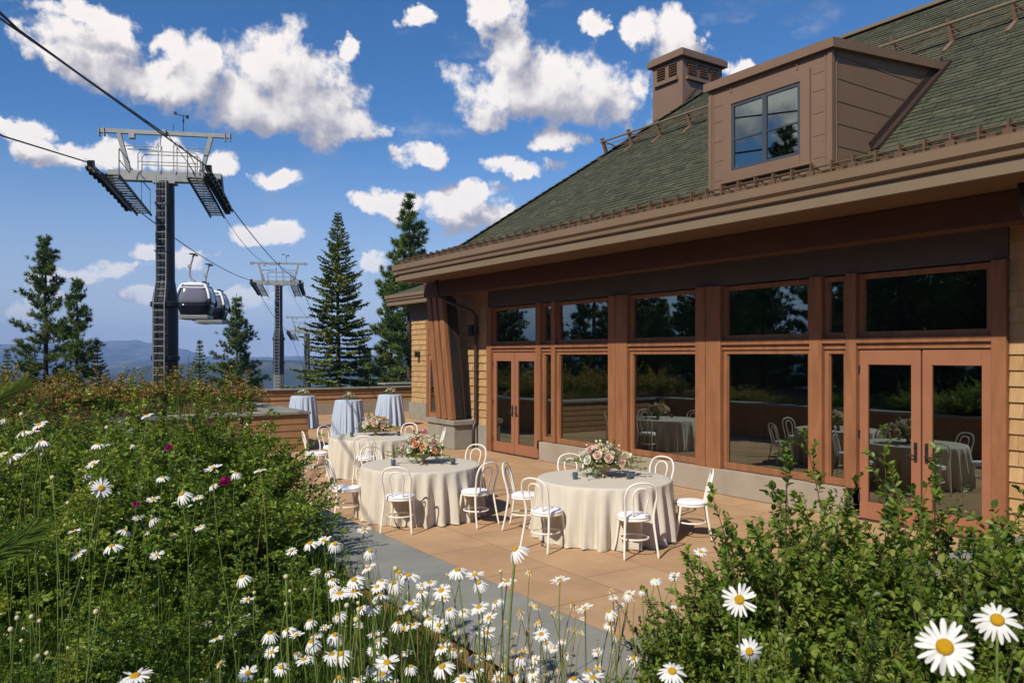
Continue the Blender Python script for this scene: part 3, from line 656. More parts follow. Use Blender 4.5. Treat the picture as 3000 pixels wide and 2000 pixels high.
def arrangement(x, y, z, label, seed, s=1.0, cols=('cream','blush','peach','white'), nrose=20, pink=False, tall=False, group='flower arrangements on the round tables'):
    t = thing('flower_arrangement', (x,y,z), label, 'flower arrangement', group)
    rg = np.random.default_rng(seed); rnd = random.Random(seed)
    m = MB(); m.lathe([(.0,.0),(.055*s,.0),(.05*s,.012*s),(.025*s,.03*s),(.028*s,.055*s),(.08*s,.085*s),(.13*s,.12*s),(.14*s,.14*s),(.132*s,.142*s),(.09*s,.11*s),(0,.1*s)], 28); m.build('bowl', M['bowl'], t, smooth=True)
    # foliage: sprigs fanning out of the bowl
    P = []; D = []; Q = []; S = []; A = []; st = MB()
    for i in range(46):
        a = rnd.uniform(0,6.28); e = rnd.uniform(-.25,1.15); L_ = rnd.uniform(.16,.3)*s
        if i < 4: a = rnd.choice((-.4,.0,3.3,2.9))+rnd.uniform(-.3,.3)-.6; e = rnd.uniform(.0,.35); L_ = .42*s
        if i in (5,6): e = 1.2; L_ = .36*s
        d = Vector((math.cos(a)*math.cos(e), math.sin(a)*math.cos(e), math.sin(e))); b = Vector((0,0,.13*s))+Vector((d.x,d.y,0))*.05*s
        st.tube([b, b+d*L_*.6, b+d*L_-Vector((0,0,.1*L_))], .0022*s, 4)
        nl = int(L_/.018/s)
        for k in range(nl):
            u = .25+.75*k/nl; p = b+d*L_*u-Vector((0,0,.1*L_*u*u)); side = Vector((rnd.gauss(0,1),rnd.gauss(0,1),rnd.gauss(0,.7)))
            P.append(p); D.append(d*.8+side*.7); Q.append((rnd.gauss(0,.5),rnd.gauss(0,.5),1)); S.append(rnd.uniform(.035,.06)*s); A.append(rnd.random())
    V, F = leafset(np.array(P), np.array(D), np.array(Q), np.array(S), .42, .2, .06)
    np_mesh('foliage', V, F, M['rose_leaf'], t, np.repeat(A,6)); st.build('stem', M['stem'], t)
    for k in range(nrose):
        a = 2.399*k; e = .1+1.25*((k+.5)/nrose)**1.0; rr = rnd.uniform(.18,.25)*s
        d = Vector((math.cos(a)*math.cos(e)*1.25, math.sin(a)*math.cos(e)*1.25, math.sin(e)*.85))
        c = Vector((0,0,.15*s))+d*rr; cl = cols[k % len(cols)]
        rose(t, c, d+Vector((0,0,.15)), rnd.uniform(.04,.06)*s, cl, k)
    if pink: rose(t, (.06*s,.1*s,.40*s), (.1,.2,1), .058*s, 'pink', 1); rose(t, (.12*s,-.1*s,.27*s), (.5,-.6,1), .05*s, 'pink', 0)
    m = MB()
    for k in range(34):
        a = rnd.uniform(0,6.28); e = rnd.uniform(.1,1.4); rr = rnd.uniform(.2,.27)*s
        c = Vector((math.cos(a)*math.cos(e)*1.2*rr, math.sin(a)*math.cos(e)*1.2*rr, .14*s+math.sin(e)*rr)); m.sphere(c, rnd.uniform(.008,.016)*s, 6, 4, a=rnd.random())
    m.build('filler_blossom', M['f_white'], t, smooth=True); return t
def votive(x, y, z, label):
    t = thing('votive_candle', (x,y,z), label, 'candle holder', 'candle holders on the round tables')
    m = MB(); m.lathe([(0,0),(.03,0),(.033,.006),(.037,.085),(.038,.09),(.034,.09),(.03,.012),(0,.012)], 20); m.build('glass_cup', M['votive'], t, smooth=True)
    m = MB(); m.lathe([(.029,.014),(.031,.05),(0,.05)], 16); m.tube([(0,0,.05),(0,0,.062)], .0015, 5); m.build('candle', M['candle'], t, smooth=True)
TB = [(7.02,8.2,'nearest to the camera at the right'), (5.6,10.78,'in the middle of the patio'), (6.75,15.05,'farthest from the camera')]
for i, (x, y, w) in enumerate(TB):
    t = thing('round_table', (x,y,0), 'round table under a floor length beige linen cloth, ' + ('nearest, on the right' if i == 0 else 'middle one of three' if i == 1 else 'farthest of three'), 'table', 'round tables with beige cloths', rz=i*1.1)
    cloth('tablecloth', .9, .76, 26, .085, .04, 11+i, 'linen', t)
    m = MB(); m.lathe([(0,.72),(.87,.72),(.88,.735),(.87,.752),(0,.752)], 48); m.tube([(0,0,0),(0,0,.72)], .05, 10); m.build('table_top', M['bronze'], t)
for cx, cy, deg, ds, lab, tw in (
    (7.02,8.2,190,1.12,'white bentwood chair at the near left of the nearest table, back to the camera',6),
    (7.02,8.2,248,1.12,'white bentwood chair in front of the nearest table, the closest chair of all',0),
    (7.02,8.2,316,1.14,'white bentwood chair seen side on at the right end of the nearest table',0),
    (7.02,8.2,14,1.22,'white bentwood chair behind the right rim of the nearest table, by the concrete base',0),
    (7.02,8.2,70,1.2,'white bentwood chair hidden behind the flowers of the nearest table',0),
    (7.02,8.2,128,1.12,'white bentwood chair at the left end of the nearest table, facing right',4),
    (5.6,10.78,228,1.12,'white bentwood chair in front of the middle table, back to the camera',3),
    (5.6,10.78,286,1.12,'white bentwood chair at the right front of the middle table',-4),
    (5.6,10.78,26,1.3,'white bentwood chair behind the right rim of the middle table',0),
    (5.6,10.78,97,1.2,'white bentwood chair behind the left rim of the middle table, only its back visible',0),
    (5.6,10.78,168,1.12,'white bentwood chair at the left end of the middle table next to the rose bushes',6),
    (6.75,15.05,168,1.14,'white bentwood chair at the left front of the farthest table',0),
    (6.75,15.05,112,1.2,'white bentwood chair at the left rear of the farthest table',0),
    (6.75,15.05,238,1.12,'white bentwood chair in front of the farthest table, behind the middle table',0),
    (6.75,15.05,36,1.3,'white bentwood chair behind the farthest table, in front of the concrete plinth',0),
    (6.75,15.05,-24,1.16,'white bentwood chair at the right end of the farthest table, seen side on',0)):
    put_chair(cx, cy, deg, ds, lab, tw)
arrangement(7.08, 8.28, .761, 'white and blush rose arrangement with trailing greenery on the nearest round table', 4, 1.22, ('cream','white','blush','cream','white'), 26)
arrangement(5.68, 10.86, .761, 'peach, blush and cream rose arrangement on the middle round table', 8, 1.16, ('cream','blush','peach','cream','white'), 24, pink=True)
arrangement(6.85, 15.2, .761, 'cream and pale pink rose arrangement on the farthest round table', 15, 1.1, ('cream','cream','blush','peach','white'), 26)
for x, y, lab in ((6.62,8.32,'smoked glass candle holder left of the flowers on the nearest table'), (7.22,7.93,'smoked glass candle holder in the shade of the flowers on the nearest table'),
    (5.18,10.86,'smoked glass candle holder left of the peach roses on the middle table'), (6.0,10.5,'smoked glass candle holder right of the peach roses on the middle table'),
    (6.33,15.2,'smoked glass candle holder left of the flowers on the farthest table'), (7.2,14.85,'smoked glass candle holder right of the flowers on the farthest table')):
    votive(x, y, .761, lab)
for i, (x, y, lab, fl) in enumerate(((9.05,25.85,'tall cocktail table in pale blue cloth, leftmost, partly behind the planter wall','small cream flower bowl on the leftmost blue cocktail table'),
    (9.35,22.7,'tall cocktail table in pale blue cloth, the nearest of the three','small cream flower bowl on the nearest blue cocktail table'),
    (11.83,25.05,'tall cocktail table in pale blue cloth, rightmost, beside the building','small cream flower bowl on the rightmost blue cocktail table'))):
    t = thing('cocktail_table', (x,y,0), lab, 'table', 'cocktail tables with pale blue cloths', rz=i*2.0)
    cloth('tablecloth', .4, 1.07, 15, .085, .08, 31+i, 'bluecloth', t)
    m = MB(); m.lathe([(0,1.03),(.385,1.03),(.39,1.045),(.385,1.062),(0,1.062)], 36); m.tube([(0,0,0),(0,0,1.03)], .03, 10); m.build('table_top', M['bronze'], t)
    a = arrangement(x, y, 1.071, fl, 40+i, .62, ('cream','white','cream'), 12, group='flower bowls on the cocktail tables')

# ------------------------------------------------------------------ soil and planting
def in_bed(x, y):
    return (x < 2.1 and -6 < y < 19.6) or (x < 6.3 and 19.6 <= y < 31.1) or (2.1 <= x < 10.62 and -6 < y < 2.36)
def soil_z(x, y):
    z = .84 + .05*mn.noise(Vector((x*.9, y*.9, 1.7))) + .02*mn.noise(Vector((x*4, y*4, 3.1)))
    if x < -11: z -= (-11-x)*.25
    return z
m = MB(); st = .14; idx = {}; vs = []; fs = []
def gv(i, j):
    if (i,j) not in idx:
        x, y = i*st, j*st
        idx[(i,j)] = len(vs); vs.append((min(x, 2.06 if 2.36 < y < 19.6 else (6.28 if y >= 19.6 else 10.62)), y, soil_z(x, y)))
    return idx[(i,j)]
for i in range(-100, 77):
    for j in range(-43, 222):
        x, y = (i+.5)*st, (j+.5)*st
        if x < -4 and (i % 1): continue
        if in_bed(x, y): fs.append((gv(i,j), gv(i+1,j), gv(i+1,j+1), gv(i,j+1)))
m.add(vs, fs)
M['mulch'] = mat('bark_mulch', (0.2,0.11,0.062), .95, .05, col2=(0.075,0.045,0.028), vscale=26, bump=1.0, bscale=70)
o = m.build('soil', M['mulch'], smooth=True); tag(o, 'brown bark mulch of the flower beds', None, None, 'structure')
# mulch chips lying about near the cap
rg = np.random.default_rng(12)

def make_shrub(name, label, cat, seed, r, h, nst, ntw, nlf, ls, wr, leaf, lean_up=.5, shoots=0, base=.12, tw=(.08,.24), bloom=None, vmean=.5):
    """stems rise from the base, twigs leave them, leaves sit along the twigs"""
    t = thing(name, (0,0,0), label, cat); rnd = random.Random(seed); rg = np.random.default_rng(seed)
    st = MB(); P = []; D = []; Q = []; S = []; A = []; tips = []
    for i in range(nst + shoots):
        a = 2.399*i + rnd.uniform(-.3,.3); sh = i >= nst
        q = rnd.random()**.6; e = math.acos(min(1, max(0, 1-q*.98))) if not sh else rnd.uniform(0,.45)
        top = Vector((r*math.sin(e)*math.cos(a), r*math.sin(e)*math.sin(a), h*(.32+.68*math.cos(e))*rnd.uniform(.82,1.06)))
        if sh: top = Vector((r*.75*rnd.random()**.5*math.cos(a), r*.75*rnd.random()**.5*math.sin(a), h*rnd.uniform(1.05,1.26)))
        b = Vector((base*math.cos(a)*rnd.random(), base*math.sin(a)*rnd.random(), -.02))
        mid = b.lerp(top, .5)*1.0 + Vector((0,0,h*.14)) - Vector((top.x,top.y,0))*.12 + Vector((rnd.gauss(0,.03),rnd.gauss(0,.03),0))
        def pt(u): return b*(1-u)**2 + mid*(2*u*(1-u)) + top*u*u
        sv = rnd.gauss(0,.15); pts = [pt(k/6) for k in range(7)]; st.tube(pts, [.005*(1-.7*k/6) for k in range(7)], 4, cap=False)
        n = ntw
        for k in range(n):
            u = .28 + .72*(k+rnd.random())/n; p = pt(u); d0 = (pt(min(1,u+.05))-pt(max(0,u-.05))).normalized()
            d = (d0*.7 + Vector((rnd.gauss(0,1),rnd.gauss(0,1),rnd.gauss(lean_up,.6)))*.75).normalized()
            if k == n-1: d = d0; p = top
            L_ = rnd.uniform(*tw)*(1.1-.3*u)*(.75 if sh else 1); e_ = p + d*L_ + Vector((0,0,.03*L_)); st.tube([p, p.lerp(e_,.5)+Vector((rnd.gauss(0,.006),rnd.gauss(0,.006),.008)), e_], [.0018,.0015,.001], 3, cap=False)
            tips.append((e_, d)); tv = rnd.gauss(vmean,.12)+sv
            for j in range(nlf):
                s = (j+.6)/nlf; q_ = p.lerp(e_, s); side = Vector((rnd.gauss(0,1),rnd.gauss(0,1),rnd.gauss(.1,.8))).normalized()
                side = (side - d*side.dot(d)).normalized()
                P.append(q_); D.append(d*.55+side*.9+Vector((0,0,.1))); Q.append(Vector((rnd.gauss(0,.45),rnd.gauss(0,.45),1)))
                S.append(ls*rnd.uniform(.6,1.25)); A.append(1.0 if rnd.random() < .03 else min(1,max(0,tv+rnd.gauss(0,.13))))
    V, F = leafset(np.array(P), np.array(D), np.array(Q), np.array(S), wr, .16, .05)
    np_mesh('leaves', V, F, M[leaf], t, np.repeat(A,6)); st.build('stems', M['twig'], t)
    if bloom:
        P = []; D = []; Q = []; S = []; A = []
        for e_, d in tips:
            if rnd.random() > bloom[0] or e_.z < h*.45: continue
            tv = rnd.random()
            for k in range(bloom[1]):
                o = Vector((rnd.gauss(0,.022),rnd.gauss(0,.022),rnd.gauss(.03,.008))); P.append(e_+o); D.append((rnd.gauss(0,1),rnd.gauss(0,1),rnd.gauss(.5,.4))); Q.append((rnd.gauss(0,.4),rnd.gauss(0,.4),1)); S.append(rnd.uniform(.026,.046)); A.append(min(1,max(0,tv+rnd.gauss(0,.15))))
        V, F = leafset(np.array(P), np.array(D), np.array(Q), np.array(S), .9, .1, 0)
        np_mesh('spent_flowers', V, F, M['spent'], t, np.repeat(A,6))
    return t
# rose bushes on the left
rb = [make_shrub('rose_bush', 'bushy green rose bush', 'shrub', 101+k, .72, 1.0, 84, 14, 13, .034, .62, 'rose_leaf', shoots=3, vmean=.48+.06*k) for k in range(3)]
RB = [(1.51, 5.5, 1, 0.9, 0.74, 'lowest rose bush at the corner, leaning over the stone cap near the daisies'), (0.95, 5.35, 0, 1.0, 0.82, 'rose bush in the middle of the bed, right behind the front daisies'), (0.25, 5.25, 2, 1.0, 0.82, 'rose bush at the left edge behind the tall grass and daisies'), (1.71, 6.6, 0, 1.04, 1.0, 'rose bush bulging over the stone cap beside the middle table'), (1.15, 6.6, 2, 1.1, 1.02, 'rose bush behind the magenta blooms'), (0.4, 6.5, 1, 1.1, 1.02, 'rose bush on the left with the topmost daisies in front'), (1.76, 7.9, 1, 0.99, 0.88, 'rose bush over the wall near the left chair of the middle table'), (1.2, 8.0, 0, 1.16, 0.89, 'rose bush in the second row below the long planter cap'), (0.5, 8.1, 2, 1.1, 0.94, 'rose bush at the left below the golden grass'), (1.57, 9.4, 2, 0.99, 0.79, 'rose bush over the wall near the farthest table'), (1.1, 9.6, 1, 1.16, 0.8, 'rose bush deep in the bed, left of the planter end'), (0.4, 10.0, 0, 1.1, 0.84, 'tall rose bush at the left edge deep in the bed'), (1.32, 11.2, 0, 0.99, 0.69, 'rear rose bush along the patio wall'), (0.8, 11.8, 2, 1.21, 0.67, 'rear rose bush in front of the rusty hedge'), (1.32, 13.2, 1, 1.09, 0.56, 'last but one rose bush along the patio wall'), (0.8, 14.0, 0, 1.21, 0.54, 'last rose bush at the back left of the bed')]
first = set()
def place(proto, key, loc, rz, label, group, scale):
    if key not in first:
        first.add(key); proto.location = loc; proto.rotation_euler = (0,0,rz); proto.scale = scale; proto['label'] = label; proto['group'] = group; return proto
    return dup(proto, loc, rz, label, group, scale)
for i, (x, y, k, s, sz, lab) in enumerate(RB): place(rb[k], ('rb',k), (x,y,.84), i*1.9, lab, 'rose bushes in the left bed', (s,s,sz))
for i, (x, y, lab) in enumerate(((.35,4.25,'low leafy plant among the tall grass at the lower left'),(.85,4.5,'low leafy plant in the grass left of the bare mulch'),(.2,3.55,'low leafy plant at the bottom left corner'),(.75,3.75,'low leafy plant at the bottom edge left of the daisy drift'),(1.35,4.45,'low leafy plant beside the bare mulch'))):
    dup(rb[i % 3], (x,y,.82), i*2.1, lab, 'low leafy plants among the daisies', (.62,.62,.4+.05*(i % 2)))
# magenta rose blooms
for i, (x, y, z, lab) in enumerate(((1.25,4.95,1.64,'large magenta rose bloom behind a white daisy'),(1.0,5.3,1.83,'dark magenta rose bloom above the large one'),(.72,4.7,1.60,'small purple rose bud low on the left'),(.3,5.3,1.98,'tiny pink rose bud far left among the daisies'),(2.3,6.9,1.42,'small magenta rose bloom over the wall by the chair legs'))):
    s = (.045,.032,.02,.016,.022)[i]; t = thing('rose_bloom', (x,y,z-.14), lab, 'rose', 'magenta rose blooms')
    o = rose_mesh(.05, 60+i).build('petals', M['f_magenta'], t, smooth=True); o.location = (0,0,.14); o.scale = (s/.05,)*3; o.rotation_euler = (R(-25),R(-15),i)
    m = MB(); m.tube([(0,.02,0),(0,0,.07),(0,0,.135)], .0025, 5); m.build('stem', M['stem'], t)
# right foreground shrubs
sb = [make_shrub('leafy_shrub', 'leafy shrub', 'shrub', 201+k, .52, 1.0, 70, 14, 12, .034, .66, 'shrub_leaf', shoots=2, tw=(.08,.22), vmean=.45+.07*k) for k in range(2)]
for i, (x, y, k, s, sz, lab) in enumerate(((2.28,2.15,0,.5,.62,'leftmost leafy shrub in the right foreground, its twigs over the paving'),(2.72,1.98,1,.95,.96,'leafy shrub in front of the right double doors'),(2.42,1.95,0,.68,.84,'second leafy shrub from the left in the right foreground'),(3.12,1.98,1,.9,.95,'leafy shrub against the foot of the doors, behind the others'),(3.3,1.8,0,.95,.96,'leafy shrub in the right foreground with tall shoots before the doors'),
  (3.75,1.3,1,1.0,1.08,'rightmost leafy shrub at the picture edge'),(2.1,1.45,1,.62,.74,'low leafy shrub behind the two lone daisies'),(2.55,1.25,0,.8,.93,'leafy shrub low in the right corner behind the big daisies'),(2.05,.75,1,.75,.86,'nearest leafy shrub at the lower right corner'),(3.0,1.15,1,.85,1.04,'leafy shrub at the right edge below the tall shoots'))):
    place(sb[k], ('sb',k), (x,y,.84), i*2.3+.4, lab, 'leafy shrubs in the right foreground', (s,s,sz))
for i, (x, y, sz, lab) in enumerate(((1.95,8.3,.97,'broad leaved shrub over the bed wall below the long planter cap'),(2.0,9.7,.82,'broad leaved shrub at the wall before the planter corner'),(1.35,8.9,.84,'broad leaved shrub between the rose bushes deep in the bed'))):
    dup(sb[i % 2], (x,y,.84), i*1.7, lab, 'broad leaved shrubs in the left bed', (1.4,1.4,sz))
for i, (x, y, sc_, sz, lab) in enumerate(((1.95,6.95,.8,.93,'broad leaved shrub over the stone cap, nearest to the planter corner in view'),(1.8,7.6,.95,.93,'broad leaved shrub just behind the one over the stone cap'),(1.35,7.0,.95,.98,'broad leaved shrub above the magenta blooms'))):
    dup(sb[(i+1) % 2], (x,y,.84), 1+i*1.9, lab, 'broad leaved shrubs in the left bed', (sc_,sc_,sz))
# rusty hedge on the back planter
hb = [make_shrub('hedge_shrub', 'rusty brown flowered shrub', 'shrub', 301+k, .95, .95, 60, 10, 7, .06, .55, 'hedge_leaf', shoots=4, tw=(.1,.25), bloom=((.9,10),(.5,9))[k], vmean=.5) for k in range(2)]
HB = [(5.75,22.3,0,'rust brown flowered shrub at the right end of the hedge by the planter corner'),(4.3,23.4,1,'green and rust shrub next to the right end of the hedge'),(3.2,22.9,0,'rusty shrub in the hedge right of the grass clump'),(2.3,23.3,1,'greener shrub in the hedge below the lift tower'),
 (1.5,22.4,0,'rust brown shrub in the middle of the hedge'),(.7,23.3,1,'olive shrub in the left half of the hedge'),(-.1,22.3,0,'rusty shrub near the left end of the hedge'),(-1.0,23.1,1,'shrub at the left end of the hedge below the tall pines'),
 (5.2,25.4,1,'shrub in the back row of the hedge, right'),(3.5,25.6,0,'shrub in the back row of the hedge, under the gondola cabins'),(1.8,25.8,1,'shrub in the back row of the hedge, left of the lift tower'),(.2,25.6,0,'shrub in the back row of the hedge, far left'),
 (1.4,17.5,1,'green shrub at the corner before the back planter'),(.4,17.8,1,'green shrub left of the back planter corner')]
for i, (x, y, k, lab) in enumerate(HB):
    s = 1.0+.12*math.sin(i*2.3); place(hb[k], ('hb',k), (x,y,.82), i*1.3, lab, 'shrubs of the rusty hedge', (s,s,(.97+.08*math.sin(i*1.7)) if y > 20 else .5))
# grass
def blades(seed, pts, hmin, hmax, spread, width, segs=3, bend=.5):
    rg = np.random.default_rng(seed); n = len(pts); P = np.array(pts); H = rg.uniform(hmin,hmax,n)[:,None]
    a = rg.uniform(0,2*np.pi,n); d = np.stack([np.cos(a),np.sin(a),np.zeros(n)],1)*(rg.random(n)**.7*spread)[:,None]; X = np.stack([-np.sin(a+rg.normal(0,.8,n)),np.cos(a+rg.normal(0,.8,n)),np.zeros(n)],1)
    V = []
    for k in range(segs+1):
        u = k/segs; c = P+np.array([0,0,1.])*H*(u-.25*bend*spread*u*u)+d*H*u*u; w = width*(1-u**1.5)*.5+.0003
        V += [c-X*w, c+X*w]
    V = np.stack(V,1).reshape(-1,3); b = (np.arange(n)*2*(segs+1))[:,None]
    F = np.concatenate([b+np.array([[2*k,2*k+1,2*k+3,2*k+2]]) for k in range(segs)],0)
    return V, F, np.repeat(np.clip(rg.normal(.45,.22,n),0,1), 2*(segs+1))
rg = np.random.default_rng(5); pts = []
while len(pts) < 15000:
    t_ = rg.uniform(2.2,5.6); u_ = rg.uniform(-.75,-.02); x = (.5588+u_*.8293)*t_; y = (.8293-u_*.5588)*t_
    if not (x < 2.0): continue
    dens = 1.0 if u_ < -.33 else (.8 if u_ < -.2 else .6)
    if mn.noise(Vector((x*1.4,y*1.4,9))) < -.1 and u_ > -.4: dens *= .25
    if rg.random() < dens: pts.append((x,y,soil_z(x,y)-.01))
V, F, A = blades(1, pts, .14, .42, .45, .006)
o = np_mesh('grass', V, F, M['grass'], None, A); tag(o, 'dark green grass and flower foliage at the foot of the daisies', None, None, 'stuff')
pts = [(rg.uniform(-1,5.9), rg.uniform(20.3,22.2), .83) for k in range(2500)]+[(rg.uniform(-.4,1.9), rg.uniform(15,19.5), .83) for k in range(2000)]
V, F, A = blades(2, pts, .15, .5, .5, .012); o = np_mesh('ground_cover', V, F, M['drygrass'], None, np.clip(A-.1,0,1)); tag(o, 'dry grass and weeds along the back planter', None, None, 'stuff')
def tuft(name, label, mname, loc, h, n, seed, spread=.55, w=.012, group=None):
    t_pts = [(rg.normal(0,.09), rg.normal(0,.09), 0) for k in range(n)]; V, F, A = blades(seed, t_pts, h*.6, h, spread, w, 4)
    o = np_mesh(name, V, F, M[mname], None, A); o.location = loc; tag(o, label, 'grass clump', group); return o
for i, (x, y, h, mm, lab) in enumerate(((4.15,21.5,.75,'grass','green ornamental grass clump in front of the rusty hedge'),(3.6,21.3,.6,'drygrass','pale grass clump left of the green one by the planter cap'),(4.7,21.4,.55,'drygrass','small straw coloured grass clump near the right end of the hedge'),
   (.55,20.5,1.05,'drygrass','golden dry grass clump at the left of the hedge'),(1.2,20.9,1.0,'drygrass','golden dry grass clump, second from left'),(.1,19.9,1.1,'drygrass','tall dry grass clump at the far left edge'),(2.6,20.8,.8,'grass','green grass clump in the middle below the lift tower'))):
    tuft('grass_clump', lab, mm, (x,y,.82), h, 170, 50+i)
# daisies
def petals_mesh(seed, n, droop, wid, ragged=0.0):
    rnd = random.Random(seed); m = MB()
    for k in range(n):
        if rnd.random() < ragged*.4: continue
        a = 2*math.pi*k/n+rnd.gauss(0,.05); L_ = .5*rnd.uniform(.86,1.04)*(1-ragged*rnd.random()*.45); w = wid*rnd.uniform(.8,1.15); dr = droop+rnd.gauss(0,.05+.15*ragged); tw = rnd.gauss(0,.22+.4*ragged)
        prof = [(.12,.45),(.3,.8),(.55,1.0),(.8,.95),(.94,.62),(1.0,.12)]; vs = []
        ca_, sa_ = math.cos(a), math.sin(a)
        for s, ww in prof:
            r = L_*s; z = .01+.03*s-dr*s*s*.5
            for j in (-1,0,1):
                x = r*(1-.05*dr*s) ; y = j*w*ww*.5; zz = z-(.012 if j == 0 else 0)+tw*y
                if s == 1.0 and j == 0: x -= .018
                vs.append((x*ca_-y*sa_, x*sa_+y*ca_, zz))
        fs = []
        for i in range(len(prof)-1):
            for j in range(2): fs.append((i*3+j, i*3+j+1, (i+1)*3+j+1, (i+1)*3+j))
        m.add(vs, fs, 0, rnd.random())
    return m
PM = []; DM = None
for k, (n, dr, w) in enumerate(((19,.15,.085),(18,.5,.088),(21,.02,.08),(17,.8,.09))):
    o = petals_mesh(70+k, n, dr, w, .22).build('petals', M['petal'], smooth=True); PM.append(o.data); bpy.data.objects.remove(o)
PD = []
for k in range(3):
    o = petals_mesh(90+k, 17, .65-.4*k, .075, .8).build('petals', M['petal_dry'], smooth=True); PD.append(o.data); bpy.data.objects.remove(o)
m = MB(); m.lathe([(.08,-.02),(.125,.0),(.132,.026),(.115,.055),(.07,.068),(.03,.064),(0,.058)], 20); o = m.build('disc', M['disc'], smooth=True); DM = o.data; bpy.data.objects.remove(o)
m = MB(); m.lathe([(0,-.34),(.14,-.3),(.3,-.12),(.36,.08),(.3,.3),(.16,.42),(0,.44)], 14); o = m.build('bud', mat('bud_green', (0.62,0.58,0.34), .7, .1, var=.35, vscale=200), smooth=True); BM_ = o.data; bpy.data.objects.remove(o)
BIG = {202:'lone white daisy standing in front of the right hand shrubs, upper of the two',203:'lone white daisy low among the right hand shrubs',204:'largest white daisy, near the lower right corner',205:'big white daisy at the right picture edge above the largest one',107:'tall single white daisy on a thick stem in front of the stone band',145:'white daisy at the bottom edge just left of the right hand shrubs',48:'white daisy cut by the bottom edge at the lower left',16:'white daisy alone at the left with its yellow eye facing the viewer',60:'large white daisy at the left end of the dense drift before the stone cap'}
DA_MORE = 1
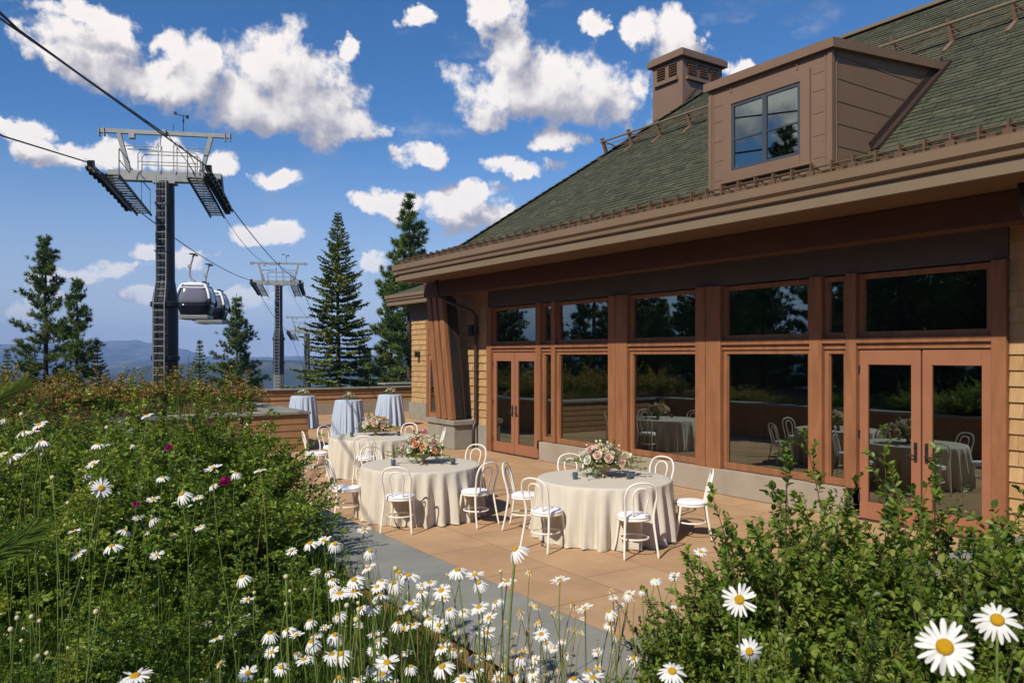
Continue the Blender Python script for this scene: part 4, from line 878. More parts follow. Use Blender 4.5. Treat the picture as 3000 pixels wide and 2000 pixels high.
DA = [(0.213,3.727,2.122,0.075,0,0.35,3.69),(0.158,3.764,2.093,0.075,0,0.18,3.77),(0.248,4.809,2.005,0.075,0,0.3,4.73),(0.22,3.722,2.056,0.075,0,0.2,3.68),(0.328,6.746,1.735,0.075,0,0.26,6.69),(0.111,3.408,2.038,0.075,0,0.08,3.39),(0.134,5.716,1.802,0.075,0,0.08,5.74),(0.173,6.85,1.945,0.075,0,0.14,6.66),(0.136,3.314,2.191,0.022,3,0.21,3.29),(0.462,4.043,1.999,0.075,0,0.42,4.06),(0.807,6.423,1.758,0.075,0,0.82,6.43),(1.035,7.043,1.678,0.075,0,0.98,7.05),(0.737,4.48,2.091,0.075,0,0.64,4.57),(0.415,3.37,2.126,0.022,3,0.34,3.36),(0.442,4.056,1.909,0.075,0,0.44,4.07),(0.559,5.429,1.683,0.075,0,0.54,5.46),(0.344,2.935,1.965,0.075,0,0.13,2.92),(0.75,4.139,1.814,0.075,0,0.73,4.11),(0.715,3.002,1.993,0.075,0,0.8,2.94),(1.205,4.547,1.748,0.075,0,1.19,4.42),(1.189,4.037,1.824,0.075,0,1.2,3.93),(1.188,5.005,1.615,0.075,0,1.09,5.14),(0.685,4.004,1.733,0.075,0,0.72,4.0),(0.621,3.065,1.899,0.075,0,0.62,2.97),(0.954,4.333,1.668,0.075,0,0.88,4.35),(0.53,3.741,1.656,0.075,0,0.39,3.75),(0.701,4.504,1.561,0.075,0,0.59,4.5),(0.708,4.167,1.612,0.075,0,0.63,4.27),(0.849,5.234,1.333,0.075,0,0.9,5.19),(0.373,2.916,1.774,0.075,0,0.25,2.86),(0.756,5.297,1.252,0.075,0,0.74,5.23),(0.723,6.272,1.064,0.0728,0,0.73,6.32),(0.323,3.449,1.644,0.075,0,0.31,3.41),(0.937,5.702,1.134,0.075,0,0.98,5.68),(0.683,3.894,1.497,0.075,0,0.73,3.87),(0.989,5.139,1.327,0.075,0,1.08,5.11),(1.037,4.66,1.444,0.075,0,0.96,4.66),(1.326,5.863,1.064,0.0655,0,1.28,5.8),(0.397,4.377,1.552,0.075,0,0.38,4.41),(0.844,3.098,1.557,0.075,0,0.7,3.09),(0.714,5.243,1.065,0.0616,0,0.7,5.23),(0.791,4.826,1.165,0.075,0,0.83,4.74),(0.468,5.044,1.087,0.075,0,0.5,5.02),(0.564,5.169,1.058,0.0717,0,0.56,5.15),(0.648,5.008,1.069,0.0645,0,0.62,4.97),(0.545,4.602,1.065,0.0695,0,0.56,4.72),(0.406,4.628,1.062,0.0739,0,0.46,4.67),(0.203,4.612,1.062,0.0665,0,0.23,4.58),(0.267,1.755,1.755,0.075,0,0.3,1.87),(0.78,3.451,1.053,0.0685,0,0.7,3.5),(1.081,3.916,1.137,0.075,0,1.14,3.93),(1.24,4.249,1.058,0.0416,0,1.28,4.33),(1.358,4.061,1.389,0.075,0,1.49,4.14),(1.06,2.953,1.685,0.075,0,1.16,2.97),(1.164,3.086,1.656,0.075,0,1.21,3.09),(1.272,3.241,1.599,0.075,0,1.29,3.21),(1.573,4.299,1.196,0.075,0,1.61,4.38),(1.635,4.257,1.194,0.075,0,1.62,4.27),(1.375,3.172,1.656,0.075,0,1.41,3.17),(1.484,3.354,1.516,0.075,0,1.54,3.37),(0.844,2.111,1.738,0.075,0,0.77,2.05),(1.367,3.433,1.225,0.075,0,1.41,3.47),(1.137,3.332,1.21,0.075,0,1.2,3.34),(1.205,3.545,1.051,0.0563,0,1.21,3.45),(0.988,2.818,1.299,0.075,0,1.07,2.76),(1.105,3.678,1.064,0.0571,0,1.17,3.61),(1.084,3.626,1.056,0.0563,0,1.04,3.63),(1.266,3.501,1.08,0.075,0,1.24,3.46),(0.975,2.51,1.416,0.075,0,1.03,2.55),(0.968,3.014,1.213,0.075,0,0.99,2.99),(0.746,2.664,1.355,0.075,0,0.69,2.63),(1.022,3.603,1.067,0.0554,0,0.99,3.6),(1.36,3.438,1.099,0.075,0,1.4,3.43),(0.109,2.932,1.579,0.022,3,0.06,2.89),(0.147,2.906,1.583,0.022,3,0.22,2.91),(0.203,3.513,1.392,0.022,3,0.22,3.53),(0.088,2.779,1.591,0.022,3,0.12,2.79),(0.157,3.824,1.234,0.022,3,0.23,3.87),(0.212,3.263,1.345,0.022,3,0.04,3.25),(0.164,2.895,1.46,0.022,3,0.34,2.82),(0.315,3.718,1.204,0.022,3,0.32,3.78),(0.224,3.779,1.994,0.022,3,0.22,3.86),(0.296,2.639,1.643,0.022,3,0.22,2.56),(0.658,3.814,1.292,0.022,3,0.65,3.77),(0.2,4.51,1.924,0.022,3,0.13,4.54),(0.213,3.049,1.994,0.022,3,0.23,3.05),(0.315,3.718,1.797,0.022,3,0.29,3.73),(1.158,3.477,1.357,0.022,3,1.15,3.43),(1.212,3.441,1.363,0.022,3,1.24,3.46),(0.899,3.114,1.068,0.016,3,0.9,3.16),(1.3,4.349,1.637,0.045,4,1.23,4.34),(1.373,6.042,1.312,0.045,4,1.34,6.12),(1.423,6.008,1.18,0.045,4,1.45,6.14),(1.125,2.249,1.713,0.075,0,1.22,2.23),(1.068,2.221,1.748,0.022,3,1.0,2.25),(1.253,2.626,1.581,0.075,0,1.24,2.62),(1.305,2.88,1.497,0.075,0,1.24,2.92),(0.987,2.155,1.697,0.075,0,1.0,2.18),(0.982,2.346,1.665,0.075,0,1.0,2.29),(1.285,3.235,1.299,0.075,0,1.15,3.22),(1.131,2.245,1.625,0.075,0,1.09,2.21),(1.252,2.164,1.73,0.075,0,1.31,2.16),(1.39,2.286,1.664,0.075,0,1.48,2.3),(1.634,2.658,1.513,0.075,0,1.68,2.69),(1.21,2.192,1.665,0.075,0,1.26,2.12),(1.579,3.037,1.391,0.075,0,1.64,3.04),(1.97,3.536,1.172,0.0728,0,1.91,3.57),(1.275,1.875,1.85,0.075,0,1.3,1.95),(1.308,2.126,1.613,0.075,0,1.35,2.15),(1.96,3.327,1.164,0.0695,0,1.86,3.43),(1.389,2.534,1.428,0.075,0,1.48,2.58),(1.373,2.834,1.357,0.075,0,1.4,2.91),(1.419,2.803,1.347,0.075,0,1.37,2.85),(1.432,3.136,1.187,0.075,0,1.43,3.08),(1.413,3.149,1.146,0.075,0,1.43,3.17),(1.066,2.752,1.322,0.075,0,1.17,2.81),(1.295,3.571,1.056,0.0739,0,1.2,3.45),(1.07,1.933,1.542,0.075,0,1.06,1.92),(0.891,1.906,1.6,0.075,0,0.83,1.82),(1.285,2.894,1.188,0.075,0,1.27,2.82),(1.057,2.295,1.405,0.075,0,1.02,2.35),(1.187,2.02,1.451,0.075,0,1.2,1.97),(1.66,2.641,1.316,0.075,0,1.59,2.63),(1.57,2.284,1.512,0.05,2,1.67,2.25),(1.824,2.531,1.419,0.05,2,1.93,2.48),(1.975,2.788,1.332,0.0411,2,1.96,2.83),(1.722,2.181,1.537,0.05,2,1.68,2.18),(1.954,2.445,1.412,0.0375,2,1.87,2.48),(1.875,2.496,1.388,0.05,2,1.94,2.46),(1.96,2.56,1.352,0.0323,2,1.97,2.54),(1.969,2.428,1.373,0.0312,0,1.84,2.59),(1.958,2.26,1.448,0.0655,0,1.95,2.31),(1.973,2.254,1.501,0.0477,0,2.0,2.26),(1.972,2.266,1.522,0.0359,2,2.11,2.16),(2.0,2.249,1.462,0.0359,4,1.98,2.22),(2.06,2.262,1.496,0.0546,0,1.95,2.3),(2.077,2.25,1.475,0.0364,2,2.03,2.17),(1.967,2.269,1.396,0.0538,0,1.9,2.3),(1.981,2.249,1.355,0.0417,2,1.95,2.3),(1.972,2.669,1.204,0.0665,0,1.95,2.64),(1.969,2.609,1.203,0.0589,0,1.95,2.65),(1.96,2.544,1.257,0.0514,0,1.95,2.5),(1.962,2.734,1.119,0.0607,0,1.95,2.69),(1.966,2.531,1.202,0.0449,0,1.95,2.47),(1.959,2.329,1.278,0.0546,0,1.95,2.33),(1.357,1.341,1.66,0.075,0,1.33,1.33),(1.415,1.7,1.511,0.075,0,1.4,1.71),(1.554,1.96,1.39,0.075,0,1.45,1.89),(2.073,2.254,1.247,0.0607,0,1.95,2.32),(2.208,2.273,1.525,0.0563,0,1.95,2.28),(2.305,2.265,1.524,0.0571,0,2.27,2.13),(2.129,2.261,1.497,0.0369,0,2.11,2.2),(1.782,2.559,1.244,0.05,2,1.83,2.55),(1.912,3.021,1.064,0.0645,0,1.91,2.93),(1.901,2.887,1.056,0.0485,2,1.91,2.77),(1.887,2.768,1.064,0.0739,0,1.9,2.85),(1.95,2.73,1.083,0.0538,0,1.88,2.78),(1.928,2.698,1.055,0.0665,0,1.95,2.69),(1.826,2.809,1.051,0.0739,0,1.89,2.81),(1.803,3.162,1.062,0.0728,0,1.77,3.04),(1.603,3.229,1.068,0.0645,0,1.54,3.14),(1.504,3.498,1.216,0.075,0,1.65,3.51),(1.56,3.46,1.208,0.075,0,1.55,3.38),(1.977,3.11,1.182,0.0443,2,1.95,3.04),(1.979,2.915,1.168,0.0353,2,1.95,2.98),(1.964,2.795,1.219,0.0411,2,1.97,2.76),(1.834,2.524,1.357,0.05,2,1.83,2.44),(1.972,2.856,1.256,0.0348,2,1.95,2.96),(1.979,2.485,1.315,0.0381,2,1.95,2.55),(1.959,2.502,1.314,0.0318,2,1.92,2.52),(1.967,2.436,1.312,0.0375,2,1.91,2.41),(1.962,2.722,1.278,0.0471,2,1.95,2.87),(1.978,2.965,1.189,0.0286,2,1.95,2.97),(1.973,2.984,1.203,0.0359,2,1.86,2.99),(1.951,2.316,1.326,0.0211,2,1.9,2.23),(1.973,2.919,1.094,0.0353,2,1.88,2.93),(1.967,2.86,1.106,0.0348,2,1.94,2.9),(1.889,3.038,1.06,0.043,4,1.88,3.04),(1.981,2.263,1.294,0.0299,2,1.95,2.31),(2.037,2.268,1.305,0.0242,2,1.95,2.36),(1.287,3.025,1.398,0.022,3,1.3,2.97),(1.343,2.987,1.398,0.022,3,1.3,2.89),(1.559,3.675,1.096,0.022,3,1.58,3.65),(1.514,3.706,1.069,0.022,3,1.54,3.76),(1.768,3.535,1.23,0.022,3,1.72,3.55),(1.518,3.768,1.054,0.0207,3,1.59,3.77),(1.823,3.288,1.064,0.021,3,1.88,3.28),(1.443,2.336,1.482,0.022,3,1.39,2.32),(1.924,3.019,1.059,0.0359,4,1.81,3.06),(1.952,3.391,1.051,0.0469,0,1.92,3.47),(1.936,3.474,1.066,0.0477,0,1.86,3.48),(1.244,3.471,1.05,0.0645,0,1.26,3.46),(1.866,3.815,1.051,0.0675,0,1.89,3.77),(1.959,3.617,1.054,0.0739,0,1.89,3.53),(1.796,2.131,1.312,0.05,2,1.76,2.08),(1.768,2.15,1.306,0.05,2,1.78,2.13),(1.772,2.566,1.185,0.05,2,1.73,2.52),(1.855,2.51,1.144,0.05,2,1.74,2.49),(1.818,2.534,1.15,0.05,2,1.84,2.45),(2.123,2.263,1.234,0.043,2,1.95,2.3),(1.969,2.599,1.115,0.0261,2,1.93,2.61),(2.284,2.28,1.207,0.0381,2,1.95,2.43),(1.27,1.069,1.912,0.075,0,1.35,1.14),(1.676,1.378,1.63,0.075,0,1.63,1.42),(0.962,0.501,2.052,0.075,0,0.95,0.52),(1.304,0.599,1.994,0.075,0,1.27,0.61),(2.438,2.25,1.606,0.0635,0,2.39,2.27),(2.208,2.268,1.532,0.0477,0,2.31,2.18),(2.302,2.262,1.529,0.0484,0,1.95,2.29),(2.306,2.271,1.409,0.0416,0,2.35,2.25),(2.069,2.27,1.49,0.0598,0,1.95,2.3),(2.084,2.262,1.25,0.0665,0,1.95,2.35),(2.027,2.278,1.452,0.0462,0,1.95,2.32)]
rnd = random.Random(23)
while len(DA) < 296:
    t_ = rnd.uniform(2.3,3.9); u_ = rnd.gauss(-.12,.13)
    if not -.5 < u_ < .12: continue
    x, y = (.5588+u_*.8293)*t_, (.8293-u_*.5588)*t_
    if not (x < 1.95 or y < 2.25): continue
    k = rnd.choice((0,0,0,2,3,3)); DA.append((x, y, 2.4-(1700+rnd.uniform(-40,330)-1042)/2333*t_, {0:rnd.uniform(.058,.078),2:.05,3:.022}[k], k, x+rnd.gauss(0,.04), y+rnd.gauss(0,.03)))
DA = [d for d in DA if d[2] > .98]
rnd = random.Random(17)
for i, (x, y, z, dm, kind, bx, by) in enumerate(DA):
    u = (.8293*x-.5588*y)/(.5588*x+.8293*y); nm = 'daisy' if kind in (0,4) else ('daisy_bud' if kind == 3 else 'daisy')
    side = 'left' if u < -.335 else ('mid' if u < .02 else 'right')
    if kind == 3:
        lab, grp = {'left':('cream daisy bud on a thin stem among the left hand roses and grass','daisy buds on the left'),'mid':('cream daisy bud in the drift before the stone cap','daisy buds in the middle'),'right':('cream daisy bud near the right hand shrubs','daisy buds on the right')}[side]
    elif kind == 2: lab, grp = 'withered tan daisy on a thin stalk in front of the stone corner', 'withered daisies'
    elif kind == 4: lab, grp = 'daisy that has lost its white petals, only the yellow eye left', 'bare daisies'
    else:
        lab, grp = {'left':('white daisy scattered among the rose bushes and grass on the left','white daisies on the left'),'mid':('white daisy in the dense drift in front of the bluestone cap','white daisies in the middle'),'right':('white daisy among the thin stalks between the paving and the right hand shrubs','white daisies on the right')}[side]
    if i in BIG: lab = BIG[i]
    zb = soil_z(bx, by)-.02; t = thing(nm, (bx,by,zb), lab, 'daisy' if kind != 3 else 'flower bud', grp)
    h = z-zb; hx, hy = x-bx, y-by; th = .0034 if i == 107 else ((.0014 if u < -.3 else .0019) if kind in (0,3) else .0016)
    m = MB(); pts = spline([(0,0,0),(hx*.25+rnd.gauss(0,.012),hy*.25+rnd.gauss(0,.012),h*.4),(hx*.7+rnd.gauss(0,.01),hy*.7+rnd.gauss(0,.01),h*.78),(hx,hy,h-.006)],3); m.tube(pts, [th*1.15]*(len(pts)-1)+[th], 5, a=rnd.random())
    m.build('stem', M['stem' if kind in (0,3) else 'stem_dry'], t, smooth=True)
    tilt = R(rnd.uniform(8,38)); az = math.atan2(-.42+rnd.gauss(0,.5),-1+rnd.gauss(0,.5)); d = Vector((math.cos(az)*math.sin(tilt), math.sin(az)*math.sin(tilt), math.cos(tilt)))
    if i in (204,205,202,203,16): 
        b = Vector((-x,-y,.55)).normalized() if i != 205 else Vector((-x,-y,1.2)).normalized(); d = b
    q = d.to_track_quat('Z','Y'); q.rotate(Matrix.Rotation(0,3,'Z'))
    def head(name, data, sc_, dz=0):
        o = bpy.data.objects.new(name, data); COL.objects.link(o); o.parent = t; o.location = Vector((hx,hy,h))+d*dz; o.scale = (sc_,)*3
        e = q.to_euler(); o.rotation_euler = e; o.rotation_mode = 'XYZ'; return o
    if kind == 3: head('bud', BM_, dm)
    else:
        if kind != 4: head('petals', PM[i % 4] if kind == 0 else PD[i % 3], dm)
        head('disc', DM, dm*(1.0 if kind == 0 else 1.25))
# young pine reaching in from the left
yp = thing('young_pine', (-.55,2.9,.82), 'young pine at the left edge with long bright green needles', 'tree')
m = MB(); m.tube([(0,0,0),(.02,0,.9),(0,.02,1.7)], [.03,.02,.008], 8); m.build('trunk', M['bark'], yp)
P = []; D = []; A = []; S = []
st_ = MB()
def sprig(b, tip, n, ln, vm, sp=.5):
    b = Vector(b); tip = Vector(tip); d = (tip-b).normalized(); st_.tube([b, b.lerp(tip,.5)-Vector((0,0,.03)), tip], [.012,.008,.004], 6)
    for k in range(n):
        u = rnd.uniform(.45,1); p = b.lerp(tip,u); s = Vector((rnd.gauss(0,1),rnd.gauss(0,1),rnd.gauss(0,1))).normalized()
        P.append(p); D.append((d+s*sp*(.5+.7*rnd.random())).normalized()); S.append(ln*rnd.uniform(.75,1.1)); A.append(min(1,max(0,rnd.gauss(vm,.2))))
o0 = Vector((-.55,2.9,.82))
for tip, n, ln, vm in (((.10,3.5,2.27),520,.15,.85),((-.0,3.4,2.12),300,.15,.5),((.10,2.42,1.93),260,.13,.1),((-.5,3.0,2.6),200,.14,.5)):
    tv = Vector(tip)-o0; sprig((0,0,tv.z-.45), tv, n, ln, vm, .38)
P = np.array(P); D = np.array(D); S = np.array(S)[:,None]; X = np.cross(D, np.array([.3,.2,1.])); X /= np.linalg.norm(X,axis=1,keepdims=True)
V = np.stack([P-X*.0012, P+X*.0012, P+D*S*.6+X*.0011, P+D*S-np.array([0,0,.012])],1); V[:,3] = V[:,3]
Vq = np.stack([P-X*.0012, P+X*.0012, P+D*S*.65+X*.0010-np.array([0,0,.003]), P+D*S-np.array([0,0,.012])],1).reshape(-1,3)
n = len(P); b = (np.arange(n)*4)[:,None]; np_mesh('needles', Vq, b+np.array([[0,1,2,3]]), M['needle_near'], yp, np.repeat(A,4)); st_.build('branches', M['twig'], yp)

# ------------------------------------------------------------------ conifers
def pine_tree(name, label, H, Rr, seed, z0=.1, whorl=.42, dens=1.0, profile='pine', tuft=.24, mname='needle', lean=0):
    t = thing(name, (0,0,0), label, 'tree'); rnd = random.Random(seed); rg = np.random.default_rng(seed)
    tr = MB(); n = 10; tr.tube([(lean*(k/n)**2+rnd.gauss(0,.02), rnd.gauss(0,.02), H*k/n) for k in range(n+1)], [max(.02, H*.0155*(1-k/n)+.015) for k in range(n+1)], 8)
    P = []; D = []; A = []; z = H*z0
    while z < H*.985:
        f = (z/H-z0)/(1-z0)
        if profile == 'pine': L0 = Rr*min(1, (1-f)**.72*1.0)*(.55+.45*min(1,f*4+.35))
        else: L0 = Rr*(1-f)**.85
        nb = rnd.choice((3,4,5)) if f < .9 else 3; az = rnd.uniform(0,6.28)
        for b in range(nb):
            if rnd.random() > dens: continue
            a = az+2*math.pi*b/nb+rnd.gauss(0,.3); L_ = L0*rnd.choice((rnd.uniform(.45,.8),rnd.uniform(.75,1.05),rnd.uniform(.95,1.3)))
            if L_ < .1: L_ = .1
            up = rnd.uniform(.05,.35)+.7*f; dz0 = -.12*(1-f)
            def bp(u): return Vector((lean*(z/H)**2+math.cos(a)*L_*u, math.sin(a)*L_*u, z+L_*(dz0*u+up*u*u*.8)))
            tr.tube([bp(k/4) for k in range(5)], [max(.006,L_*.018*(1-k/5)) for k in range(5)], 4, cap=False)
            k = int(2+L_/.20); tv = rnd.gauss(.45,.16)
            for j in range(k):
                u = 1-(j/k)*.62; p = bp(u); d = (bp(min(1,u+.1))-bp(u-.1)).normalized()
                for q in range(1 if j == 0 else 3):
                    off = Vector((rnd.gauss(0,1),rnd.gauss(0,1),rnd.gauss(.25,.55)))*(.13+.09*L_*.5)*(0 if j == 0 else 1)
                    dd = (d*.7+off.normalized()*.8+Vector((0,0,.45))).normalized() if j else (d+Vector((0,0,.5))).normalized()
                    P.append(p+off); D.append(dd); A.append(min(1,max(0,tv+rnd.gauss(0,.12))))
        z += whorl*rnd.uniform(.7,1.3)*(1.0-.35*f)
    T = len(P); K = 26; P = np.repeat(np.array(P),K,0); D = np.repeat(np.array(D),K,0); A = np.clip(np.repeat(A,K)+rg.normal(0,.1,T*K),0,1)
    P = P - D*rg.uniform(0,tuft*.8,(T*K,1))
    d = D*.55+rnd_unit(rg,T*K)*.75; d /= np.linalg.norm(d,axis=1,keepdims=True); S = rg.uniform(.6,1.1,(T*K,1))*tuft
    X = np.cross(d, rnd_unit(rg,T*K)); X /= np.maximum(np.linalg.norm(X,axis=1,keepdims=True),1e-5); w = tuft*.075
    V = np.stack([P-X*w, P+X*w, P+d*S],1).reshape(-1,3); F = np.arange(T*K*3).reshape(-1,3)
    np_mesh('crown', V, F, M[mname], t, np.repeat(A,3)); tr.build('trunk', M['bark'], t); return t
def fir_tree(name, label, H, Rr, seed, whorl=.2, z0=.04):
    t = thing(name, (0,0,0), label, 'tree'); rnd = random.Random(seed); tr = MB(); n = 10
    tr.tube([(rnd.gauss(0,.012), rnd.gauss(0,.012), H*k/n) for k in range(n+1)], [max(.012, H*.016*(1-k/n)+.006) for k in range(n+1)], 8)
    V = []; F = []; A = []; z = H*z0
    def quad(a_, b_, c_, d_, v):
        o = len(V); V.extend((a_,b_,c_,d_)); F.append((o,o+1,o+2,o+3)); A.extend((v,)*4)
    while z < H-.12:
        f = z/H; L0 = Rr*(1-f)**.88*(1 if f > .12 else .8); nb = rnd.choice((4,5,5,6)); az = rnd.uniform(0,6.28)
        for b in range(nb):
            a = az+2*math.pi*b/nb+rnd.gauss(0,.22); L_ = max(.1, L0*rnd.uniform(.6,1.12)); dr = -.22*(1-f)+.25*f*f; cu = .16+.12*rnd.random(); tv = rnd.gauss(.45,.15)
            ca_, sa_ = math.cos(a), math.sin(a)
            def bp(u): return Vector((ca_*L_*u, sa_*L_*u, z+L_*(dr*u*1.6+cu*u*u)))
            tr.tube([bp(k/3) for k in range(4)], [max(.004,L_*.014*(1-k/4)) for k in range(4)], 3, cap=False)
            side = Vector((-sa_,ca_,0)); ns = max(4, int(L_/.06))
            for j in range(ns):
                u = .12+.88*(j+.5)/ns; p = bp(u); d = (bp(min(1,u+.06))-bp(u-.06)).normalized()
                for s in (-1,1):
                    l = (.30*L_*(1-u)**.7+.10)*rnd.uniform(.6,1.15)*(.55 if u < .3 else 1)
                    dd = (d*.75+side*s*.85+Vector((0,0,rnd.gauss(-.02,.12)))).normalized(); nn = Vector((0,0,1)); th_ = rnd.uniform(-1.1,1.1)
                    e = p+dd*l-Vector((0,0,.1*l*l)); x = dd.cross(nn).normalized()*math.cos(th_)+nn*math.sin(th_); w = .05
                    v = min(1,max(0,tv+rnd.gauss(0,.12)))
                    up = Vector((0,0,rnd.uniform(.012,.03)))
                    quad(p, p.lerp(e,.5)+x*w+up, e, p.lerp(e,.5)-x*w+up, v)
                    # twiglets of the second order
                    for q in range(int(l/.09)):
                        pp = p.lerp(e, (q+.7)/max(1,int(l/.09)+.3)); sd = rnd.choice((-1,1)); d2 = (dd*.7+x*sd*.8+Vector((0,0,rnd.gauss(0,.15)))).normalized(); e2 = pp+d2*rnd.uniform(.07,.15); t2 = rnd.uniform(-1.3,1.3); x2 = (d2.cross(nn).normalized()*math.cos(t2)+nn*math.sin(t2))*.036
                        quad(pp, pp.lerp(e2,.5)+x2+Vector((0,0,.015)), e2, pp.lerp(e2,.5)-x2+Vector((0,0,.015)), min(1,max(0,v+rnd.gauss(.05,.1))))
        z += whorl*rnd.uniform(.7,1.3)*(1-.4*f)
    np_mesh('crown', [tuple(v) for v in V], F, M['needle_fir'], t, A); tr.build('trunk', M['bark'], t); return t
GZ = -4.0
pA = pine_tree('pine_tree', 'tallest pine on the left, dark and ragged, left of the lift tower', 13.3, 2.5, 1, z0=.06, dens=.85, whorl=.5); pA.location = (3.3,52.04,GZ)
pB = pine_tree('pine_tree', 'second pine leaning against the tallest one, nearer the lift tower', 10.8, 1.9, 2, z0=.06, dens=.85, whorl=.48); pB.location = (4.65,49.93,GZ)
pD = pine_tree('pine_tree', 'pine just right of the gondola cabins', 11.1, 2.5, 3, z0=.06, whorl=.48); pD.location = (16.32,61.36,-4.0)
pH = pine_tree('pine_tree', 'tall pine rising behind the left corner of the lodge roof', 13.6, 2.5, 4, z0=.05, tuft=.3, whorl=.62); pH.location = (19.9,39.7,-2.2)
dup(pH, (22.6,47.7,-4.2), 2.0, 'pine partly hidden behind the tall one beside the lodge', 'pines behind the patio', .92)
dup(pB, (17.9,40.9,-5.2), 1.2, 'short pine at the foot of the tall pine beside the lodge', 'pines behind the patio', .75)
fG = fir_tree('fir_tree', 'airy fir with layered branches in the middle beyond the parapet', 10.6, 2.95, 5, whorl=.21); fG.location = (14.35,36.16,-1.3)
fC = fir_tree('fir_tree', 'small dark fir right of the pines on the left', 7.0, 1.6, 6, whorl=.26)
fC.location = (5.84,51.53,-3.6)
for (x, y, z, s, rz, lab) in ((1.96,71.0,-5.2,1.18,1,'small fir at the left edge, farther away'),(3.46,72.4,-5.2,1.22,2,'small fir left of the tallest pine'),(14.48,65.0,-4.8,1.22,3,'slim small fir left of the pine by the gondola cabins'),(19.5,66.4,-5.2,.95,4,'low fir at the foot of the pine by the gondola cabins'),
     (12.5,76,-6.4,.92,5,'low fir just right of the first lift tower'),(15.1,86.3,-7.6,1.0,6,'distant low fir between the lift tower and the slim fir'),(20.3,58.7,-5.0,.75,7,'low fir left of the layered fir')):
    dup(fC, (x,y,z), rz, lab, 'small firs on the slope', s)
m = MB(); m.tube([(0,0,0),(.03,0,3),(0,.05,7.4)], [.09,.06,.012], 6); rnd = random.Random(4)
for k in range(26):
    z = 1.5+k*.22; a = k*2.4; l = .45*(1-k/34); m.tube([(0,0,z),(math.cos(a)*l,math.sin(a)*l,z-.08)], [.014,.004], 4)
o = m.build('dead_tree', M['bark'], None); o.location = (13.33,63.4,-5); tag(o, 'bare dead tree trunk right of the first lift tower', 'tree')
# forest edge up the slope to the left, mirrored in the windows
for i, (x, y, s, k) in enumerate(((-9,34,1.05,0),(-12.5,41,1.2,1),(-7.5,45,1.0,2),(-15,34,1.3,1),(-11,29,.95,2),(-17,27,1.2,0),(-21,36,1.4,1),(-14,22,1.1,1),(-19,19,1.2,2),(-5.5,52,1.15,0),(-24,27,1.45,0),(-16,14,1.1,1),(-22,11,1.3,0),(-9,12,1.1,1),(-10,15,1.2,0),(-9.5,18,1.0,2),(-10.5,21,.85,1),(-9,24.5,.75,2),(-11,26.5,.75,0),(-7,29,.6,2),(-7,9,1.1,2),(-12,9,1.3,0),(-10,5,1.2,1),(-6.5,37,.55,2),(-8,40,.6,2),(-4.5,42,.5,2),(-6,48,.62,0),(-3.5,55,.6,2),(-10,48,.8,2),(-8.5,32,.55,1),(-5,33,.3,2),(-13,18,1.3,2),(-9,58,.62,0),(-13,54,.66,2),(-17,48,.75,1),(-21,44,.8,2),(-24,38,.8,0),(-11,64,.7,2),(-15,60,.7,0),(-6,60,.6,1),(-19,54,.75,2),(-3,62,.55,2),(-22,50,.8,0),(-26,46,.85,2),(-18,35,.8,0),(-13,12,1.3,2),(-15,30,1.0,2),(-12,37,.7,2),(-16,40,.8,2),(-3,47,.7,3),(-12,36,.8,3))):
    src = (pA,pB,pD,fC)[k]; dup(src, (x,y,-1.2), i*1.7, ('dark pine','slim dark pine','broad dark pine','young fir')[k]+' of the forest edge left of the garden, mirrored in the lodge windows', 'trees mirrored in the windows', s*(1.0 if k < 3 else 1.3))
